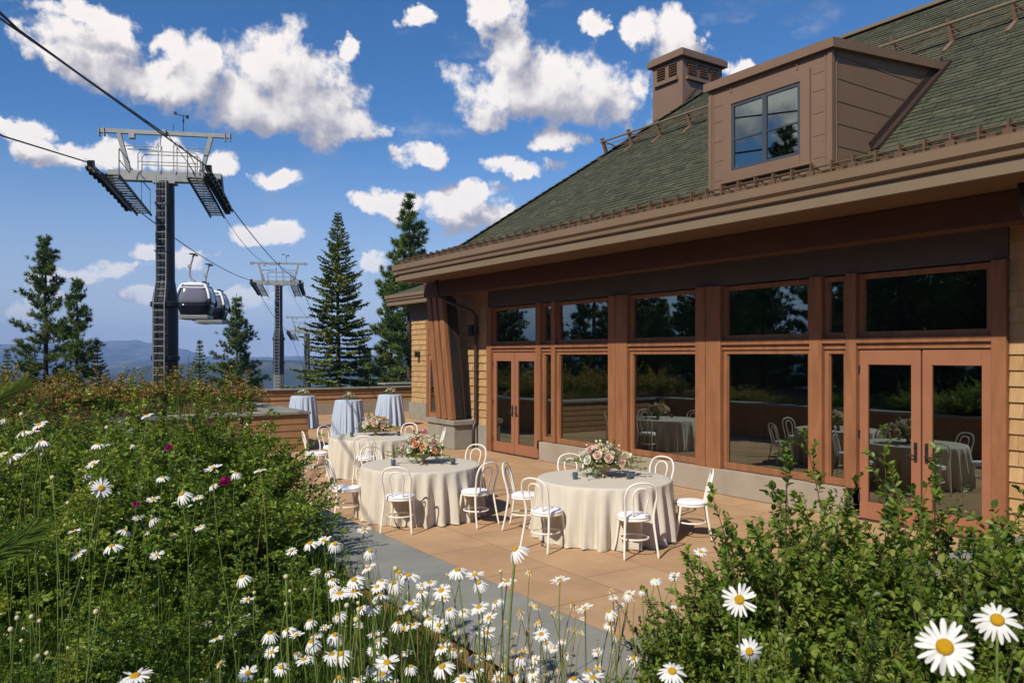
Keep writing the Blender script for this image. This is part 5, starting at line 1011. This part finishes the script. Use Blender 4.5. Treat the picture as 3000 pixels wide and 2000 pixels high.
# ------------------------------------------------------------------ gondola lift
LR = -math.atan2(.404,.915)
def make_tower():
    t = thing('lift_tower', (0,0,0), 'lift tower', 'lift tower'); zA = 14.0
    m = MB(); m.lathe([(.5,0),(.5,zA-8.6)], 28); m.build('column_base', M['tower_grey'], t, smooth=True)
    m = MB(); m.lathe([(.515,zA-8.6),(.515,zA-5.35),(.6,zA-5.3),(.6,zA-5.12),(.515,zA-5.08),(.5,zA-4.9),(.38,zA-4.2),(.36,zA)], 28); m.lathe([(.55,zA-7.6),(.57,zA-7.55),(.57,zA-7.42),(.55,zA-7.4)], 28); m.build('column', M['tower'], t)
    m = MB()
    for s in (-1,1): m.tube([(-.12+s*.22,-.62,1),(-.12+s*.22,-.62,zA-5.2),(-.06+s*.2,-.5,zA-4.2),(-.06+s*.2,-.5,zA+.1)], .022, 6)
    z = 1.0
    while z < zA:
        off = -.62 if z < zA-5.2 else -.5; cx = -.12 if z < zA-5.2 else -.06; m.tube([(cx-.21,off,z),(cx+.21,off,z)], .016, 5); z += .3
    for z in (zA-6.5, zA-3, zA-1): m.box(-.33, -.6, z, -.27, -.3, z+.04); m.box(.1, -.6, z, .16, -.3, z+.04)
    m.build('ladder', M['galv'], t)
    m = MB(); m.prism([(-2.25,zA+.16),(-1.6,zA),(1.7,zA),(2.3,zA+.12),(2.3,zA+.42),(-2.25,zA+.42)], 'y', -.2, .2); m.box(-.45,-.3,zA-.1,.45,.3,zA+.0); m.build('crossbeam', M['galv'], t, bevel=.01, fixn=True)
    m = MB()
    for s in (-1,1): m.bar((s*1.45,0,zA+.43), (s*1.85,0,zA+1.98), .17, .2, up=(0,1,0))
    m.bar((-2.65,0,zA+2.08), (2.68,0,zA+2.08), .17, .17)
    for x in (-2.62,-2.42,2.44,2.64): m.box(x-.015, -.12, zA+1.85, x+.015, .12, zA+2.2)
    m.box(-1.42,-.2,zA+1.78,-1.2,.05,zA+1.99); m.box(-.1,-.2,zA+2.0,.05,.2,zA+2.2); m.build('gantry', M['galv'], t)
    m = MB()
    for y in (-.3,.3):
        m.tube([(-1.02,y,zA+.42),(-1.02,y,zA+1.1),(-.9,y,zA+1.22),(1.25,y,zA+1.22),(1.35,y,zA+1.12),(1.35,y,zA+.42)], .022, 6); m.tube([(-1.02,y,zA+.78),(1.35,y,zA+.78)], .02, 6)
        m.tube([(-.22,y,zA+.42),(-.22,y,zA+1.6),(-.3,y,zA+1.36),(-.45,y,zA+1.42),(-1.6,y,zA+1.42)], .02, 6)
        m.tube([(.4,y,zA+.42),(.4,y,zA+1.55),(.5,y,zA+1.68),(.75,y,zA+1.45),(1.75,y,zA+1.42)], .02, 6)
    m.tube([(-.22,0,zA+1.5),(-.18,0,zA+2)], .022, 6)
    m.build('handrail', M['galv'], t)
    for s, nm in ((-1,'l'),(1,'r')):
        cx = s*2.2
        m = MB(); w = MB(); k = MB()
        def rz(y): return zA-.1-.13*y-.012*y*y
        ys = [-2.3+.51*i for i in range(10)]
        for y in ys:
            c = rz(y)-.24; w.tube([(cx-.06,y,c),(cx+.06,y,c)], .2, 14)
            m.bar((cx+s*.12,y-.26,rz(y-.26)-.2), (cx+s*.12,y+.26,rz(y+.26)-.2), .05, .12); m.tube([(cx-.1,y,c),(cx+s*.18,y,c)], .04, 6)
        m.bar((cx-s*.14,-2.5,rz(-2.5)-.28), (cx-s*.14,2.5,rz(2.5)-.28), .08, .2); m.bar((cx-s*.1,-1.2,zA-.25), (cx-s*.1,1.2,zA-.45), .12, .3); m.bar((cx,-.2,zA+.2),(cx,.2,zA-.4),.3,.3)
        m.bar((cx,-2.5,rz(-2.5)-.05),(cx,-2.2,rz(-2.2)+.06),.2,.25)
        m.build('sheave_frame', M['black_metal'], t); w.build('sheave_wheels', M['rubber'], t, smooth=False)
        x0, x1 = sorted((s*1.3, s*1.9))
        for i in range(16):
            y = -1.9+i*.3; z = zA-.45-.16*y; k.box(x0, y, z-.03, x1, y+.2, z+.01)
        for x in (x0,x1): k.bar((x,-2.0,zA-.16), (x,2.9,zA-.94), .05, .12)
        k.tube([(x1 if s<0 else x0,-1.9,zA-.2),(x1 if s<0 else x0,-1.9,zA+.9)], .022, 6)
        for h in (.55,1.0): k.tube([(x1 if s<0 else x0,-1.9,zA-.1+h),(x1 if s<0 else x0,-.5,zA-.3+h),(x1 if s<0 else x0,-.42,zA+.3)], .02, 6)
        for y in (1.3,2.7): k.tube([(x1 if s<0 else x0,y,zA-.45-.16*y),(x1 if s<0 else x0,y,zA+.6-.16*y)], .014, 6)
        k.tube([(x1 if s<0 else x0,-.2,zA+.5),(x1 if s<0 else x0,2.7,zA+.6-.43)], .022, 6)
        k.build('catwalk', M['galv_dark'], t)
    m = MB(); m.tube([(.72,0,zA+2.16),(.72,0,zA+2.85)], .018, 6); m.bar((.38,0,zA+2.95),(.86,0,zA+2.84),.03,.03); m.lathe([(0,0),(.07,.0),(.06,.12),(0,.14)],8,(.88,0,zA+2.78)); m.box(.34,-.01,zA+2.9,.46,.01,zA+3.03); m.tube([(.72,0,zA+2.6),(.72,0,zA+2.72)],.04,6); m.build('wind_vane', M['black_metal'], t); m = MB(); m.tube([(.3,0,zA+2.16),(.33,0,zA+2.5)],.012,5); m.build('antenna', M['black_metal'], t)
    return t
T1 = make_tower(); T1.location = (6.73,36.46,-4.2); T1.rotation_euler = (0,0,LR); tag(T1, 'dark gondola lift tower with steel cross arms, the nearest and tallest', 'lift tower', 'gondola lift towers')
T2 = dup(T1, (24.32,76.46,-4.75), LR, 'second lift tower, smaller, left of the layered fir', 'gondola lift towers')
T3 = dup(T1, (35.9,101.2,-8.65), LR, 'third and farthest lift tower half hidden by the layered fir', 'gondola lift towers')
lx = Vector((math.cos(LR), math.sin(LR), 0)); ly = Vector((-math.sin(LR), math.cos(LR), 0))
def tw(T, a, l, z): return Vector(T.location)+lx*a+ly*l+Vector((0,0,z))
def sag(p, q, s, n=16): return [p.lerp(q,k/n)-Vector((0,0,4*s*(k/n)*(1-k/n))) for k in range(n+1)]
def ropepts(a):
    out = [tw(T1,a,-60,9.2+3.9-.4), tw(T1,a,-20,8.7+3.9)] if a > 0 else [tw(T1,a,-60,13.0), tw(T1,a,-10,13.15)]
    zA = 14.0
    for T in (T1,T2,T3):
        out += [tw(T,a,y,zA-.1-.13*y-.012*y*y+.03) for y in (-2.3,-1.2,0,1.2,2.3)]
    r = []
    for i, p in enumerate(out[:-1]):
        q = out[i+1]; d = (q-p).length
        r += sag(p, q, .5 if (d > 20 and i > 1) else 0, 14 if d > 20 else 1)[:-1]
    r.append(out[-1]); r.append(out[-1]+ly*40+Vector((0,0,-9))); return r
for a, lab in ((-2.2,'black haul rope carrying the gondola cabins, left side of the lift'),(2.2,'black haul rope over the right wheels of the lift towers')):
    m = MB(); m.tube(ropepts(a), .026, 6); o = m.build('haul_rope', M['cable'], None); tag(o, lab, 'cable')
m = MB(); p = []
pts = [tw(T1,0.0,-60,12.6), tw(T1,0,-15.4,14.55), tw(T1,0,0,16.05)]; m.tube(pts[:2]+[pts[2]], .026, 6)
a = sag(tw(T1,.1,0,16.05), tw(T1,1.2,6,13.9), .0, 4)+sag(tw(T1,1.2,6,13.9), tw(T2,0,0,16.05), 1.0)+sag(tw(T2,0,0,16.05), tw(T3,0,0,16.05), .6); m.tube(a, .016, 6)
o = m.build('signal_cable', M['cable'], None); tag(o, 'black signal cable running over the middle of the tower gantries', 'cable')
def make_cabin():
    t = thing('gondola_cabin', (0,0,0), 'gondola cabin', 'gondola')
    def ring(z, wx, wy, n=40, e=4.5):
        out = []
        for k in range(n):
            a = 2*math.pi*k/n; c, s = math.cos(a), math.sin(a); r = (abs(c)**e+abs(s)**e)**(-1/e); out.append((wx*r*c, wy*r*s, z))
        return out
    def loft(m, rings, mi=0):
        n = len(rings[0]); vs = [p for r in rings for p in r]; fs = []
        for i in range(len(rings)-1):
            for k in range(n): fs.append((i*n+k, i*n+(k+1) % n, (i+1)*n+(k+1) % n, (i+1)*n+k))
        fs.append(tuple(range(n-1,-1,-1))); fs.append(tuple((len(rings)-1)*n+k for k in range(n))); m.add(vs, fs, mi)
    W = [(-3.98,.80,.95),(-3.7,.88,1.02),(-3.3,1.0,1.12),(-3.0,1.06,1.16),(-2.7,1.04,1.14),(-2.35,.93,1.04),(-2.0,.76,.9),(-1.9,.68,.82)]
    def wd(z):
        for (z0,a0,b0),(z1,a1,b1) in zip(W,W[1:]):
            if z0 <= z <= z1: u = (z-z0)/(z1-z0); return a0+(a1-a0)*u, b0+(b1-b0)*u
        return W[0][1:] if z < W[0][0] else W[-1][1:]
    m = MB(); loft(m, [ring(z, *wd(z)) for z in (-3.2,-3.0,-2.85,-2.7,-2.5,-2.35,-2.2,-2.0)]); m.build('window_band', M['cab_glass'], t, smooth=True)
    m = MB(); loft(m, [ring(z, *[q+.004 for q in wd(z)]) for z in (-3.86,-3.7,-3.5,-3.3,-3.2)]); m.build('lower_panel', M['cab_dark'], t, smooth=True)
    m = MB(); loft(m, [ring(z, *[q+.012 for q in wd(z)]) for z in (-1.985,-1.93,-1.86)]); loft(m, [ring(-1.86,.66,.8), ring(-1.8,.5,.62)]); m.build('roof', M['cab_white'], t, smooth=False)
    m = MB()
    for sx in (-1,1):
        for sy in (-1,1): m.tube([(sx*(wd(z)[0]*.93), sy*(wd(z)[1]*.955), z) for z in (-1.93,-2.1,-2.35,-2.6,-2.85)], [.075]*5, 8)
    for sy in (-1,1): m.bar((-wd(-2.16)[0]*.93, sy*wd(-2.16)[1]*1.0, -2.16), (wd(-2.16)[0]*.93, sy*wd(-2.16)[1]*1.0, -2.16), .08, .07)
    m.build('frame', M['cab_white'], t)
    m = MB()
    for sx in (-1,1):
        for sy in (-1,1):
            m = MB(); m.sphere((sx*.97, sy*1.05, -3.05), .2, 10, 6, (.6,.5,1.3)); m.build('bumper', M['rubber'], t, smooth=True)
    for a_ in ((.45,.4,.68,.6),(.45,-.6,.68,-.4),(-.66,-.1,-.5,.1)):
        m = MB(); m.box(a_[0],a_[1],-1.86,a_[2],a_[3],-1.74); m.build('roof_block', M['rubber'], t, bevel=.02)
    m = MB(); m.box(-.84,-.98,-4.0,.84,.98,-3.865); m.box(-.95,-1.02,-4.09,.86,1.02,-4.04); m.box(-.7,-.7,-4.12,-.3,.7,-4.09)
    m.tube([(-.9,-.7,-3.98),(-1.12,-.7,-3.9),(-1.15,-.7,-3.55),(-.98,-.7,-3.5)], .03, 6); m.tube([(-.9,.7,-3.98),(-1.12,.7,-3.9),(-1.15,.7,-3.55),(-.98,.7,-3.5)], .03, 6); m.bar((-1.14,-.8,-3.88),(-1.14,.8,-3.88),.04,.1); m.build('floor_frame', M['galv'], t)
    m = MB(); m.tube(spline([(0,0,-.02),(-.16,0,-.06),(-.25,0,-.35),(-.36,0,-.75),(-.40,0,-1.2),(-.33,0,-1.5),(-.12,0,-1.68),(.02,0,-1.8)],4), .062, 8); m.box(-.5,-.09,-.85,-.3,.09,-.66); m.bar((-.12,-.25,-1.72),(-.12,.25,-1.72),.1,.08); m.build('hanger', M['galv'], t, smooth=False)
    m = MB(); m.box(-.4,-.2,.0,-.02,.2,.05); m.box(-.1,-.3,-.08,.05,.3,.0); m.build('grip', M['black_metal'], t)
    return t
cb = make_cabin(); cb.location = tw(T1,-2.2,17.0,13.0); cb.rotation_euler = (0,0,LR); tag(cb, 'white framed gondola cabin with dark windows, the nearer one', 'gondola', 'gondola cabins')
dup(cb, tw(T1,-2.2,22.0,12.92), LR, 'gondola cabin hanging behind, partly hidden by the nearer one', 'gondola cabins')
# ------------------------------------------------------------------ terrain, mountains, air
def interp(x, xs, ys):
    if x <= xs[0]: return ys[0]
    for a, b, c, d in zip(xs, xs[1:], ys, ys[1:]):
        if x <= b:
            u = (x-a)/(b-a); u = u*u*(3-2*u); return c+(d-c)*u
    return ys[-1]
def px2az(px): return 33.97+math.degrees(math.atan((px-1500)/2333))
def crest(r, tab, az):
    return interp(az, [px2az(p) for p, y in tab], [2.4+(1042-y)*r/2333 for p, y in tab])
C1 = [(-900,1030),(0,1014),(150,1012),(250,1012),(306,1009),(350,1004),(395,1001),(440,1006),(490,1014),(548,1025),(599,1040),(680,1046),(765,1047),(893,1046),(1000,1042),(1200,1046),(3000,1030)]
C2 = [(-900,1062),(200,1060),(331,1058),(420,1052),(480,1056),(600,1058),(700,1057),(900,1055),(1200,1052),(3000,1050)]
C3 = [(-900,1100),(250,1096),(331,1090),(383,1080),(444,1073),(520,1070),(600,1067),(700,1063),(800,1060),(900,1060),(1200,1066),(3000,1080)]
def terr(r, az):
    x, y = r*math.sin(R(az)), r*math.cos(R(az))
    c1, c2, c3 = crest(5200,C1,az), crest(3500,C2,az), crest(1700,C3,az)
    z = interp(r, [0,33,60,110,320,900,1350,1700,2300,3000,3500,4100,4600,5200,5800,6600], [-.2,-.25,-2.6,-7.6,-28,-95,-75,c3,-120,-75,c2,-90,c1*.35-15,c1,c1*.6-20,-60])
    if r > 300:
        amp = min(1,(r-300)/900)
        n = mn.fractal(Vector((x/260,y/260,3.3)), 1.0, 2.0, 5)*7.5 + mn.fractal(Vector((x/60,y/60,8.1)), .9, 2.0, 3)*2.2
        if r > 4000: n = n*2.0 + 9*mn.ridged_multi_fractal(Vector((x/700,y/700,1.3)), .9, 2.1, 5, 1.0, 2.0) - 12
        z += n*amp
    return z
azs = list(np.arange(-180,-4,6.0))+list(np.arange(-4,32,.12))+list(np.arange(32,180,4.0))
rs = [2,20,33,40,50,60,75,90,110,150,220,320,450,600,750,900,1050,1200,1300,1400,1480,1550,1600,1650,1700,1760,1850,2000,2300,2700,3000,3200,3300,3400,3450,3500,3560,3700,4100,4400,4600,4700,4800,4900,4960,5020,5080,5140,5200,5260,5340,5500,5800,6300]
V = []; F = []; n = len(azs)
for r in rs:
    for a in azs: V.append((r*math.sin(R(a)), r*math.cos(R(a)), terr(r, a)))
for i in range(len(rs)-1):
    for k in range(n): F.append((i*n+k, (i+1)*n+k, (i+1)*n+(k+1) % n, i*n+(k+1) % n))
F3 = [(0,k,k+1) for k in range(0)]
M['terrain'] = mat('forest_ground', (0.016,0.03,0.016), .95, .05, col2=(0.03,0.042,0.024), vscale=.02, bump=.0)
nt_ = M['terrain'].node_tree; b_ = [q for q in nt_.nodes if q.type == 'BSDF_PRINCIPLED'][0]
N_ = nt_.nodes.new; L_ = nt_.links.new
tc_ = N_('ShaderNodeTexCoord'); n1 = N_('ShaderNodeTexNoise'); n1.inputs['Scale'].default_value = .006; n1.inputs['Detail'].default_value = 8; n1.inputs['Roughness'].default_value = .65; L_(tc_.outputs['Object'], n1.inputs['Vector'])
sx_ = N_('ShaderNodeSeparateXYZ'); L_(tc_.outputs['Object'], sx_.inputs[0])
hh = N_('ShaderNodeMapRange'); hh.inputs[1].default_value = -60; hh.inputs[2].default_value = 100; L_(sx_.outputs[2], hh.inputs[0])
ad = N_('ShaderNodeMath'); ad.operation = 'MULTIPLY_ADD'; L_(hh.outputs[0], ad.inputs[0]); ad.inputs[1].default_value = .22; L_(n1.outputs['Fac'], ad.inputs[2])
rp = N_('ShaderNodeMapRange'); rp.inputs[1].default_value = .55; rp.inputs[2].default_value = .72; L_(ad.outputs[0], rp.inputs[0])
mx_ = N_('ShaderNodeMix'); mx_.data_type = 'RGBA'; L_(rp.outputs[0], mx_.inputs['Factor']); old = b_.inputs['Base Color'].links[0].from_socket; L_(old, mx_.inputs[6]); mx_.inputs[7].default_value = (.12,.11,.085,1); L_(mx_.outputs[2], b_.inputs['Base Color'])
o = np_mesh('terrain', V, F, M['terrain'], None, None, smooth=True); tag(o, 'forested slope, valley and distant mountains', None, None, 'structure')
m = MB(); m.box(-6500,-6500,-320,6500,6500,190); hm = bpy.data.materials.new('haze_air'); hm.use_nodes = True; nt_ = hm.node_tree; nt_.nodes.clear()
oo = nt_.nodes.new('ShaderNodeOutputMaterial'); pv = nt_.nodes.new('ShaderNodeVolumePrincipled'); pv.inputs['Color'].default_value = (.34,.53,.97,1); pv.inputs['Density'].default_value = .0002; pv.inputs['Anisotropy'].default_value = -0.3; nt_.links.new(pv.outputs[0], oo.inputs['Volume'])
o = m.build('haze', hm); tag(o, 'blue haze over the valley', None, None, 'stuff')

# ------------------------------------------------------------------ camera, sun, sky
cam = bpy.data.cameras.new('camera'); cam.sensor_width = 36; cam.lens = 28.0; cam.shift_y = 0.014; cam.clip_start = .05; cam.clip_end = 40000
cam.dof.use_dof = True; cam.dof.focus_distance = 10.5; cam.dof.aperture_fstop = 11
co = bpy.data.objects.new('camera', cam); COL.objects.link(co); co.location = (0,0,2.4); co.rotation_euler = (R(90), 0, -math.atan2(.5588,.8293)); sc.camera = co
SD = Vector((1.0,.42,-.98)).normalized()          # direction the sunlight travels
sl = bpy.data.lights.new('sun', 'SUN'); sl.energy = 4.15; sl.angle = R(.5); sl.color = (1.0,.94,.81)
so = bpy.data.objects.new('sun', sl); COL.objects.link(so); so.location = (-8,-4,20); so.rotation_euler = SD.to_track_quat('-Z','Y').to_euler()
el = math.asin(-SD.z); az = math.atan2(-SD.x, -SD.y)   # azimuth from +Y, clockwise
W = bpy.data.worlds.new('World'); sc.world = W; W.use_nodes = True
nt = W.node_tree; nt.nodes.clear(); N = nt.nodes.new; L = nt.links.new
out = N('ShaderNodeOutputWorld'); bg = N('ShaderNodeBackground'); L(bg.outputs[0], out.inputs[0])
sky = N('ShaderNodeTexSky'); sky.sky_type = 'NISHITA'; sky.sun_disc = False; sky.sun_elevation = el; sky.sun_rotation = az; sky.altitude = 2000; sky.air_density = 1.0; sky.dust_density = .6; sky.ozone_density = 2.5
def math1(op, a=None, b=None, c=None, clamp=False):
    n = N('ShaderNodeMath'); n.operation = op; n.use_clamp = clamp
    for i, v in enumerate((a,b,c)):
        if v is None: continue
        if isinstance(v, (int,float)): n.inputs[i].default_value = v
        else: L(v, n.inputs[i])
    return n.outputs[0]
def vmath(op, a, b=None, c=None, scalar=False):
    n = N('ShaderNodeVectorMath'); n.operation = op
    for i, v in enumerate((a,b,c)):
        if v is None: continue
        if isinstance(v, tuple): n.inputs[i].default_value = v
        else: L(v, n.inputs[i])
    return n.outputs['Value'] if scalar else n.outputs[0]
# cumulus clouds: (azimuth, elevation, half width, half height) in degrees, from the direction each stands in
CL = [(6.1, 18.9, 3.25, 1.73), (4.2, 19.6, 1.44, 1.13), (6.7, 17.6, 2.3, 1.75), (5.4, 20.7, 3.17, 0.79), (12.3, 18.7, 1.94, 2.12), (11.0, 19.7, 1.35, 1.19), (12.1, 17.6, 2.5, 1.68), (17.9, 18.8, 4.14, 2.82), (16.2, 17.0, 5.28, 2.35), (19.4, 16.7, 3.95, 2.24), (23.0, 15.5, 2.2, 1.14), (9.2, 17.5, 2.39, 1.19), (2.8, 13.6, 1.44, 0.86), (3.7, 12.3, 2.34, 0.81), (7.4, 12.6, 3.17, 0.96), (11.0, 12.8, 2.24, 1.08), (13.4, 12.7, 1.74, 0.88), (32.5, 23.5, 1.86, 1.58), (34.1, 20.9, 2.53, 2.25), (36.3, 18.6, 6.08, 2.45), (38.8, 18.3, 4.15, 2.44), (33.2, 17.8, 3.54, 1.8), (37.5, 15.2, 1.95, 0.83), (41.6, 17.6, 1.9, 1.95), (43.7, 22.2, 1.83, 1.26), (45.5, 20.7, 1.82, 2.21), (44.9, 18.3, 1.55, 2.89), (39.9, 22.5, 1.2, 0.89), (46.7, 21.2, 1.2, 1.25), (49.7, 19.3, 1.2, 0.7), (27.7, 13.9, 1.78, 0.93), (34.4, 13.3, 2.63, 0.74), (30.3, 12.0, 1.81, 0.7), (25.7, 10.6, 2.28, 1.07), (30.3, 10.4, 3.31, 1.52), (32.8, 9.8, 2.0, 1.02), (31.0, 11.6, 1.98, 0.7), (17.1, 12.0, 1.82, 0.7), (16.5, 8.5, 2.44, 0.85), (9.5, 6.8, 1.39, 0.7), (11.8, 6.7, 1.73, 0.7), (7.6, 5.6, 1.22, 0.7), (24.2, 6.7, 1.2, 0.7), (5.9, 4.9, 1.57, 0.7), (2.8, 3.1, 1.48, 0.7), (9.7, 3.8, 1.4, 0.7), (15.4, 3.8, 1.82, 0.7), (3.5, 4.8, 1.2, 0.7), (27.2, 22.9, 1.2, 0.7), (22.4, 20.9, 1.2, 0.7), (58.2, 25.7, 6.59, 1.7), (50.0, 29.1, 5.47, 2.03), (-2.0, 14.1, 2.58, 1.62), (71.9, 16.1, 4.05, 2.35), (137.9, 35.4, 10.6, 4.2), (-22.2, 35.4, 11.5, 4.6), (-184.8, 25.2, 11.6, 4.6), (140.2, 41.3, 5.8, 2.3), (-106.5, 17.1, 8.8, 3.5), (-87.8, 8.5, 6.5, 2.6), (108.8, 41.9, 10.4, 4.1), (-161.6, 37.5, 6.0, 2.4), (-80.1, 12.7, 5.0, 2.0), (159.1, 15.7, 6.5, 2.6), (-15.1, 40.3, 7.0, 2.8), (-18.9, 28.0, 9.7, 3.9), (102.4, 42.8, 9.8, 3.9), (-18.0, 41.1, 7.1, 2.8), (-58, 14, 7, 3.2), (-50, 17, 5, 2.6), (-64, 19, 6, 3), (-47, 12, 4, 1.6)]
tc = N('ShaderNodeTexCoord'); sep = N('ShaderNodeSeparateXYZ'); L(tc.outputs['Generated'], sep.inputs[0])
azn = math1('ARCTAN2', sep.outputs[0], sep.outputs[1]); eln = math1('ARCSINE', sep.outputs[2])
deg = 180/math.pi
comb = N('ShaderNodeCombineXYZ'); L(math1('MULTIPLY', azn, deg), comb.inputs[0]); L(math1('MULTIPLY', eln, deg), comb.inputs[1])
P0 = comb.outputs[0]
# cloud field group: position -> density
g = bpy.data.node_groups.new('cloud_field', 'ShaderNodeTree')
g.interface.new_socket('p', in_out='INPUT', socket_type='NodeSocketVector'); g.interface.new_socket('n', in_out='INPUT', socket_type='NodeSocketFloat'); g.interface.new_socket('amp', in_out='INPUT', socket_type='NodeSocketFloat'); g.interface.new_socket('d', in_out='OUTPUT', socket_type='NodeSocketFloat')
ntw, Nw, Lw = nt, N, L
N = g.nodes.new; L = g.links.new
gi = N('NodeGroupInput'); go = N('NodeGroupOutput')
def noise2(v, scale, det, rough):
    n = N('ShaderNodeTexNoise'); n.noise_dimensions = '2D'; n.inputs['Scale'].default_value = scale; n.inputs['Detail'].default_value = det; n.inputs['Roughness'].default_value = rough; L(v, n.inputs['Vector']); return n
w1 = noise2(gi.outputs[0], .3, 5, .6)
pw_ = vmath('MULTIPLY_ADD', w1.outputs['Color'], (4.0,2.6,0), (-2.0,-1.3,0)); pw_ = vmath('ADD', pw_, gi.outputs[0])
sp = N('ShaderNodeSeparateXYZ'); L(pw_, sp.inputs[0])
def spread(v):
    c = N('ShaderNodeCombineXYZ')
    for i in range(3): L(v, c.inputs[i])
    return c.outputs[0]
AX = spread(sp.outputs[0]); EY = spread(sp.outputs[1]); acc = None
while len(CL) % 3: CL.append((0,-80,1,1))
for i in range(0, len(CL), 3):
    c = CL[i:i+3]
    X = vmath('MULTIPLY_ADD', AX, tuple(1/k[2] for k in c), tuple(-k[0]/k[2] for k in c))
    Y = vmath('MULTIPLY_ADD', EY, tuple(1/k[3] for k in c), tuple(-k[1]/k[3] for k in c))
    D = vmath('MULTIPLY_ADD', Y, Y, vmath('MULTIPLY', X, X))
    acc = D if acc is None else vmath('MINIMUM', acc, D)
s3 = N('ShaderNodeSeparateXYZ'); L(acc, s3.inputs[0])
v = math1('SMOOTH_MIN', math1('SMOOTH_MIN', s3.outputs[0], s3.outputs[1], .3), s3.outputs[2], .3)
v = math1('MAXIMUM', math1('SUBTRACT', 1.0, v), -1.5)
nz = noise2(gi.outputs[0], .42, 10, .57); L(gi.outputs[1], nz.inputs['Detail'])
d = math1('MULTIPLY_ADD', math1('SUBTRACT', nz.outputs['Fac'], .5), gi.outputs[2], v)
L(d, go.inputs[0])
N, L = Nw, Lw
def field(p, det, amp):
    n = N('ShaderNodeGroup'); n.node_tree = g; L(p, n.inputs[0]); n.inputs[1].default_value = det; n.inputs[2].default_value = amp; return n.outputs[0]
f0 = field(P0, 10, 3.0); g0 = field(P0, 3.5, 1.5); f1 = field(vmath('ADD', P0, (-.9,1.7,0)), 3.5, 1.5)
mr = N('ShaderNodeMapRange'); mr.interpolation_type = 'SMOOTHSTEP'; mr.inputs[1].default_value = -.25; mr.inputs[2].default_value = .62; L(f0, mr.inputs[0]); dens = mr.outputs[0]
wn = N('ShaderNodeTexNoise'); wn.noise_dimensions = '2D'; wn.inputs['Scale'].default_value = 1.0; wn.inputs['Detail'].default_value = 6; wn.inputs['Roughness'].default_value = .62; L(vmath('MULTIPLY', P0, (.13,.3,0)), wn.inputs['Vector'])
wr = N('ShaderNodeMapRange'); wr.interpolation_type = 'SMOOTHSTEP'; wr.inputs[1].default_value = .56; wr.inputs[2].default_value = .86; wr.inputs[4].default_value = .4; L(wn.outputs['Fac'], wr.inputs[0])
dens = math1('MAXIMUM', dens, wr.outputs[0])
ms = N('ShaderNodeMapRange'); ms.interpolation_type = 'SMOOTHSTEP'; ms.inputs[1].default_value = -.6; ms.inputs[2].default_value = .75; L(math1('SUBTRACT', g0, f1), ms.inputs[0])
thick = N('ShaderNodeMapRange'); thick.inputs[1].default_value = .5; thick.inputs[2].default_value = 1.9; thick.inputs[3].default_value = .0; thick.inputs[4].default_value = .12; L(g0, thick.inputs[0])
lit = math1('SUBTRACT', ms.outputs[0], thick.outputs[0], clamp=True)
cc = N('ShaderNodeMix'); cc.data_type = 'RGBA'; L(lit, cc.inputs['Factor']); K = 6.4
cc.inputs[6].default_value = tuple(K*x for x in (.36,.365,.44)) + (1,); cc.inputs[7].default_value = tuple(K*x for x in (1.0,.94,.9)) + (1,)
# clouds near the horizon warm and fade
fade = N('ShaderNodeMapRange'); fade.inputs[1].default_value = .5; fade.inputs[2].default_value = 9; fade.inputs[3].default_value = .35; L(math1('MULTIPLY', eln, deg), fade.inputs[0])
hs = N('ShaderNodeHueSaturation'); hs.inputs['Saturation'].default_value = 1.28; hs.inputs['Hue'].default_value = .503; hs.inputs['Value'].default_value = .78; L(sky.outputs[0], hs.inputs['Color'])
mix = N('ShaderNodeMix'); mix.data_type = 'RGBA'; L(math1('MULTIPLY', dens, fade.outputs[0]), mix.inputs['Factor']); hz = N('ShaderNodeMapRange'); hz.interpolation_type = 'SMOOTHSTEP'; hz.inputs[1].default_value = -2; hz.inputs[2].default_value = 16; hz.inputs[3].default_value = .8; hz.inputs[4].default_value = 0; L(math1('MULTIPLY', eln, deg), hz.inputs[0])
hm_ = N('ShaderNodeMix'); hm_.data_type = 'RGBA'; L(hz.outputs[0], hm_.inputs['Factor']); L(hs.outputs[0], hm_.inputs[6]); hm_.inputs[7].default_value = tuple(K*x for x in (.44,.47,.60)) + (1,)
L(hm_.outputs[2], mix.inputs[6]); L(cc.outputs[2], mix.inputs[7])
L(mix.outputs[2], bg.inputs['Color']); bg.inputs['Strength'].default_value = .13
W.cycles.sampling_method = 'NONE'
sc.view_settings.view_transform = 'Standard'; sc.view_settings.look = 'None'; sc.view_settings.exposure = 0.33; sc.view_settings.gamma = 1
sc.cycles.max_bounces = 6; sc.cycles.transparent_max_bounces = 8; sc.cycles.caustics_reflective = False; sc.cycles.caustics_refractive = False
sc.cycles.use_denoising = True
unworld()
